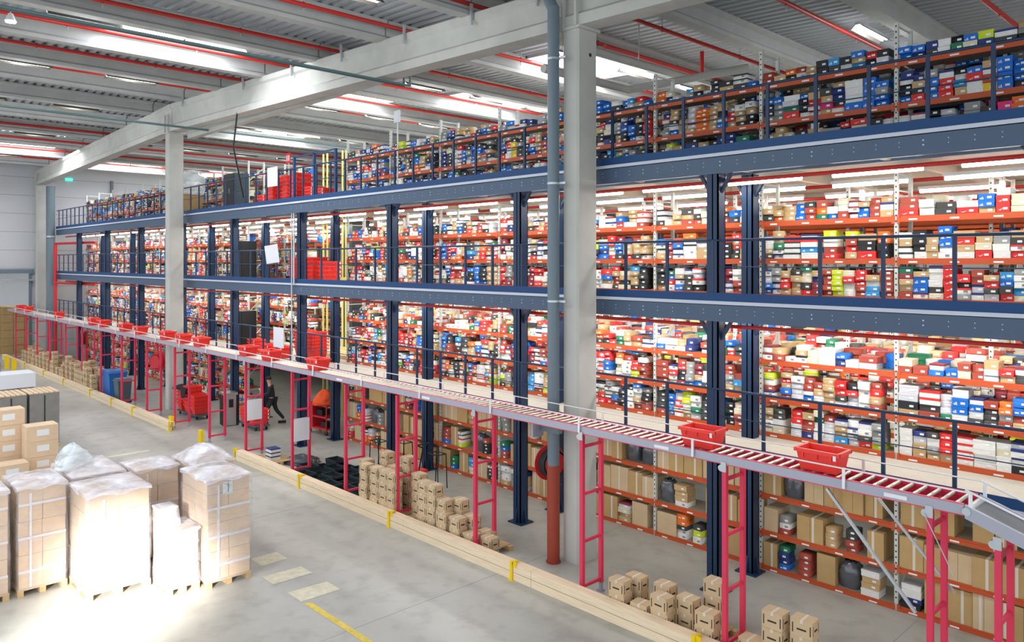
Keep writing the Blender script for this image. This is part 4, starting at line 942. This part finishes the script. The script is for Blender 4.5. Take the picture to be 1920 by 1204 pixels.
skinned('jacket', [bd[i] if i not in (9, 12) else tuple(Vector(bd[i]) * .85 + Vector(bd[i - 1]) * .15) for i in ids], [(q[a], q[b_]) for a, b_ in [(0, 1), (1, 2), (2, 3), (3, 7), (7, 8), (8, 9), (3, 10), (10, 11), (11, 12)]], [(.165, .13), (.17, .135), (.19, .135), (.135, .095), .082, .064, .048, .082, .064, .048], 'dark_cloth', pe)
MB().torus((.12, 0, 1.7), (0, 0, 1), .05, .06, 'hair', 16, 8).box(.06, .18, -.05, .05, 1.7, 1.77, 'hair').build('hair', pe)
for (fx, fy) in ((.26, .1), (-.35, -.1)): MB().box(fx - .14, fx + .14, fy - .05, fy + .05, 0, .09, 'black').build('shoe', pe)
for sy in (.18, -.2):
    h5 = MB()
    for q_ in range(4): h5.tube((.34, sy - .03 + .02 * q_, 1.09), (.42 - .01 * abs(q_ - 1), sy - .03 + .02 * q_, 1.1), .009, 'skin', 6)
    h5.tube((.33, sy - .04 * (1 if sy > 0 else -1), 1.1), (.38, sy - .06 * (1 if sy > 0 else -1), 1.12), .01, 'skin', 6).build('hand', pe)
o = MB().box(-.005, .005, -.11, .11, -.15, .15, 'sticker').build('paper_sheet', None, (-27.0, 12.98, 1.2)); o.rotation_euler = (0, R(25), R(-122)); tag(o, 'white paper sheet held by the walking person', 'paper')
# cabinets, boards and totes on the decks
for i, (dz, x) in enumerate(((DZ[0], -28.95), (DZ[1], -28.95), (DZ[2], -29.6))):
    o = empty('server_cabinet', (x, 13.2, dz)); nm = ['lowest', 'middle', 'top'][i]
    tag(o, f'tall black cabinet behind the railing on the {nm} deck, left of the totes', 'cabinet')
    MB().box(-.5, .5, -.3, .3, 0, 1.5, 'dark' if i == 2 else 'black').build('body', o); MB().box(-.48, .48, -.312, -.3, .05, 1.45, 'black').build('door', o); MB().box(.05, .09, -.33, -.315, .7, .9, 'steel').build('handle', o)
for i, (x, z0, hh) in enumerate(((-24.2, 3.12, .68), (-24.6, 5.98, .62), (-24.65, 8.6, .66))):
    o = MB().box(-.36 - .1 * (i == 1), .36 + .1 * (i == 1), -.01, .01, 0, hh, 'board').build('notice_board', None, (x, 12.27, z0))
    if i == 1: o.rotation_euler = (R(6), R(-4), 0)
    tag(o, f'plain white board fixed to the railing of the {["lowest", "middle", "top"][i]} deck', 'notice board')
for (x, y, n_, nm, dzs) in [(-25.3, 12.8, 6, 'behind the white board, left one', .14), (-24.55, 12.95, 6, 'behind the white board, right one', .14), (-23.6, 12.8, 6, 'on the top deck right of the board', .14), (-26.1, 12.75, 2, 'leftmost low one', .12), (-22.9, 12.85, 3, 'right low one', .1), (-22.2, 12.85, 2, 'rightmost low one', .1)]:
    totes_at(x, y, DZ[2] + .002, n_, nm + ', top deck' if 'deck' not in nm else nm, 'stacked red totes on the top deck', R(90 if n_ > 5 else 0), dzs)
for (x, y, n_, nm, dzs) in [(-24.1, 13.0, 5, 'left one, middle deck', .14), (-23.5, 13.35, 5, 'behind the blue post, middle deck', .14), (-22.3, 13.1, 4, 'right one, middle deck', .14)]:
    totes_at(x, y, DZ[1] + .002, n_, nm, 'stacked red totes on the middle deck', R(90), dzs)
for (x, y, n_, nm, dzs) in [(-27.4, 13.0, 3, 'left one on the lowest deck', .1), (-26.3, 13.0, 2, 'second one on the lowest deck', .1), (-25.3, 13.0, 2, 'below the white board on the lowest deck', .1)]:
    totes_at(x, y, DZ[0] + .002, n_, nm, 'stacked red totes on the lowest deck', 0, dzs)
for i, x in enumerate((-24.0, -23.2)):
    cart(x, 13.15, 2, f'small grey dolly under the tall tote stack on the lowest deck, {["left", "right"][i]} one', 1).location.z = DZ[0]
    totes_at(x, 13.15, DZ[0] + .195, 6, f'on the {["left", "right"][i]} dolly of the lowest deck', 'stacked red totes on the lowest deck', R(90), .11)
# goods lift with yellow masts through all decks
lf = empty('goods_lift', (-26.4, 15.9, 0)); tag(lf, 'goods lift with tall yellow masts rising through all the decks', 'lift')
for (dx_, dy_) in ((-1.15, 0), (-.85, 0), (.3, 0), (.55, 0), (-1.1, 1.6), (.6, 1.6)): MB().box(dx_ - .022, dx_ + .022, dy_ - .03, dy_ + .03, 0, 10.35, 'yellowp').build('mast', lf)
MB().box(-.6, .2, .5, 1.3, 0, 9.5, 'dark').build('shaft_panel', lf); MB().box(-1.2, .65, -.05, 0, 2.62, 2.72, 'yellowp').box(-1.2, .65, -.05, 0, 5.32, 5.42, 'yellowp').build('gate_sill', lf)
o = MB().box(-.9, .9, -.5, .5, 0, .12, 'palletwood').build('wooden_pallet', None, (-24.0, 14.8, DZ[0] + .002)); tag(o, 'flat wooden pallet lying on the lowest deck in front of the lift', 'pallet')
# blue frame gate on the top deck
o = empty('deck_gate', (-22.0, 12.36, DZ[2])); tag(o, 'taller blue frame gate in the top deck railing right of the tote stacks', 'gate')
for x in (-1.3, .0, 1.3): MB().box(x - .04, x + .04, -.02, .05, 0, 1.5, 'kick').build('post', o)
MB().box(-1.3, 1.3, -.02, .05, 1.46, 1.5, 'kick').build('top_bar', o)
for i, (x, y, z) in enumerate([(-25.5, 13.3, 9.75), (-28.6, 15.5, 7.1), (-25.9, 15.0, 4.6), (-19.5, 13.8, 10.5)]):
    o = empty('hanging_sign', (x, y, z)); tag(o, ['small red and white sign on a pole above the top deck', 'small red and white sign under the top deck', 'small red and white sign under the middle deck', 'white floor sign panel raised on a post above the top deck'][i], 'sign')
    m1 = 'exitr' if i < 3 else 'board'
    MB().box(-.16, .16, -.012, .012, -.18, .18, m1).build('panel', o); MB().box(-.1, -.03, -.016, -.012, -.1, .1, 'sticker').box(.03, .1, -.016, -.012, -.1, .1, 'sticker').build('pictogram', o)
    MB().box(-.025, .025, .012, .03, -(1.75 if i == 0 else 2.5) if i in (0, 3) else 0, .18 if i in (0, 3) else .5, 'white_up').build('pole', o)
cr_ = bag(-33.6, 12.9, DZ[2] + .9, .7, 1.0, 'bag', 'wrapped_bundle', 'pale film-wrapped bundle standing on the top deck right of the middle column', 'bundle', None, 5)
MB().box(-.4, .4, -.4, .4, -.9, 0, 'kraft').build('carton_base', cr_)
# ================================================================== on the floor
def fm(name, pts, m, label):
    mb = MB(); n = len(pts); mb.add([(x, y, .004) for x, y in pts] + [(x, y, .0005) for x, y in pts], [tuple(range(n))], m); return tag(mb.build(name), label, 'floor marking')
fm('floor_line', [(-12.34, 6.72), (-9.5, 6.72), (-9.5, 6.84), (-12.24, 6.84)], 'yellowline', 'yellow painted line on the floor at the bottom edge')
fm('floor_marking', [(-14.9, 6.95), (-14.4, 6.95), (-14.4, 7.5), (-14.9, 7.5)], 'floormark', 'worn pale rectangle on the floor, nearest the wrapped pallets')
fm('floor_marking', [(-13.9, 6.7), (-13.43, 6.7), (-13.4, 7.5), (-13.85, 7.5)], 'floormark', 'worn pale rectangle on the floor, middle one of three')
fm('floor_marking', [(-12.93, 6.72), (-12.4, 6.72), (-12.38, 7.5), (-12.86, 7.5)], 'floormark', 'worn pale rectangle on the floor where the yellow line starts')
fm('floor_marking', [(-25.8, 7.3), (-25.6, 7.3), (-25.6, 8.6), (-25.8, 8.6)], 'floormark', 'pale worn floor marking beyond the wrapped pallets')
for i, x in enumerate((-10.9, -17.2, -23.5, -4.6)):
    struct(MB().box(x - .006, x + .006, -6, 13.9, .0, .002, 'joint').build('floor_joint'))
# black crates laid flat behind the kerb, shoe boxes and flattened board
def crate():
    mb = MB(); a, b_ = .3, .2
    for k in range(7): mb.box(-a + k * .095, -a + k * .095 + .03, -b_, b_, .0, .05, 'black')
    mb.box(-a, a, -b_, -b_ + .02, 0, .11, 'dark').box(-a, a, b_ - .02, b_, 0, .11, 'dark').box(-a, -a + .02, -b_, b_, 0, .11, 'dark').box(a - .02, a, -b_, b_, 0, .11, 'dark')
    return mb.build('plastic_crate')
c0 = crate(); k = 0
for i in range(5):
    for j in range(4):
        for l_ in range(1 + (i + j) % 2):
            o = c0 if k == 0 else copy_tree(c0); k += 1
            o.location = (-19.85 + .68 * i + random.uniform(-.03, .03), 10.5 + .47 * j, l_ * .115 + .002); o.rotation_euler.z = R(random.uniform(-4, 4))
            tag(o, f'black plastic crate on the floor, {ORD[i]} column from left, {ORD[j]} row back, {["lower", "upper"][l_]}', 'crate', 'flat black crates behind the kerb')
pallet('wooden_pallet', -21.7, 10.78, 1.3, .9, 'wooden pallet with the striped white boxes left of the black crates', 'pallets by the kerb')
for i in range(3):
    o = bpy.data.objects.new('shoe_box', shoebox_mesh(.34, .11, .3, 0)[0]); COL.objects.link(o); o.location = (-21.55, 10.6, .122 + .112 * i); o.color = (*CN['white'], 1)
    l = bpy.data.objects.new('lid', shoebox_mesh(.34, .11, .3, 0)[1]); COL.objects.link(l); l.parent = o; l.color = (*CN['navy'], 1)
    tag(o, f'white box with navy lid on the pallet beside the black crates, {["bottom", "middle", "top"][i]} one', 'shoe box', 'white boxes on the floor pallet')
crumple('flat_bags', (-21.0, 11.45, .0), .5, .2, 'bagblack', 8, 'grey plastic heap on the floor beside the white boxes', 'plastic film')
o = empty('red_pallet_truck', (-16.9, 12.1, 0)); tag(o, 'red hand pallet truck standing behind the middle carton group', 'pallet truck')
for y in (-.25, .1): MB().box(-.6, .6, y, y + .16, .12, .2, 'tote').build('fork', o)
MB().box(.45, .75, -.28, .3, .1, .55, 'tote').build('pump_housing', o); MB().path([(.75, 0, .5), (.95, 0, 1.2), (.95, -.2, 1.3), (.95, .2, 1.3), (.95, 0, 1.2)], .018, 'black').build('handle', o)
for x in (-.5, .6): MB().tube((x, -.1, .08), (x, .12, .08), .08, 'black', 12).build('wheel', o)
for i, (x, y) in enumerate([(-18.5, 12.3), (-17.9, 12.75), (-16.2, 12.6)]):
    o = empty('bag_stand', (x, y, 0)); tag(o, f'black tubular stand behind the black crates, {ORD[i]} from the left', 'stand')
    mb = MB(); mb.path([(-.25, 0, 0), (-.2, 0, .9), (.2, 0, .9), (.25, 0, 0)], .014, 'black').path([(-.25, .3, 0), (-.2, .3, .9), (.2, .3, .9), (.25, .3, 0)], .014, 'black').path([(-.2, 0, .9), (-.2, .3, .9)], .014, 'black').path([(.2, 0, .9), (.2, .3, .9)], .014, 'black').build('frame', o)
# things seen through the far doorway and beside it
for i, (x, y, h_, k_) in enumerate([(-59.5, 9.3, 4.6, 'kraft'), (-60.5, 7.0, 5.2, 'greywrap'), (-58.5, 11.3, 3.4, 'kraft')]):
    o = empty('pallet_load', (x, y, 0)); tag(o, ['brown pallet load stacked high beyond the far doorway', 'grey wrapped load beyond the far doorway', 'lower brown load beyond the far doorway beside its right jamb'][i], 'pallet load')
    for zz in np.arange(.13, h_ - .3, .5):
        for yy in (-.9, -.3, .3): MB().box(-.8, .8, yy + .008, yy + .59, zz, zz + .485, k_).build('carton', o)
    MB().box(-.82, .82, -.92, .92, 0, .12, 'palletwood').build('pallet', o)
for i, (x, y) in enumerate([(-53.4, 8.9), (-52.6, 7.6)]):
    o = MB().box(-.5, .5, -.5, .5, 0, 1.4 + .4 * i, 'kraft').build('carton', None, (x, y, 0)); tag(o, ['big brown carton on the floor beside the far doorway', 'second big brown carton near the far doorway, left one'][i], 'carton')
ml_ = [area('doorway_light', (-62, 8, 6.5), 6, 6, 400)]
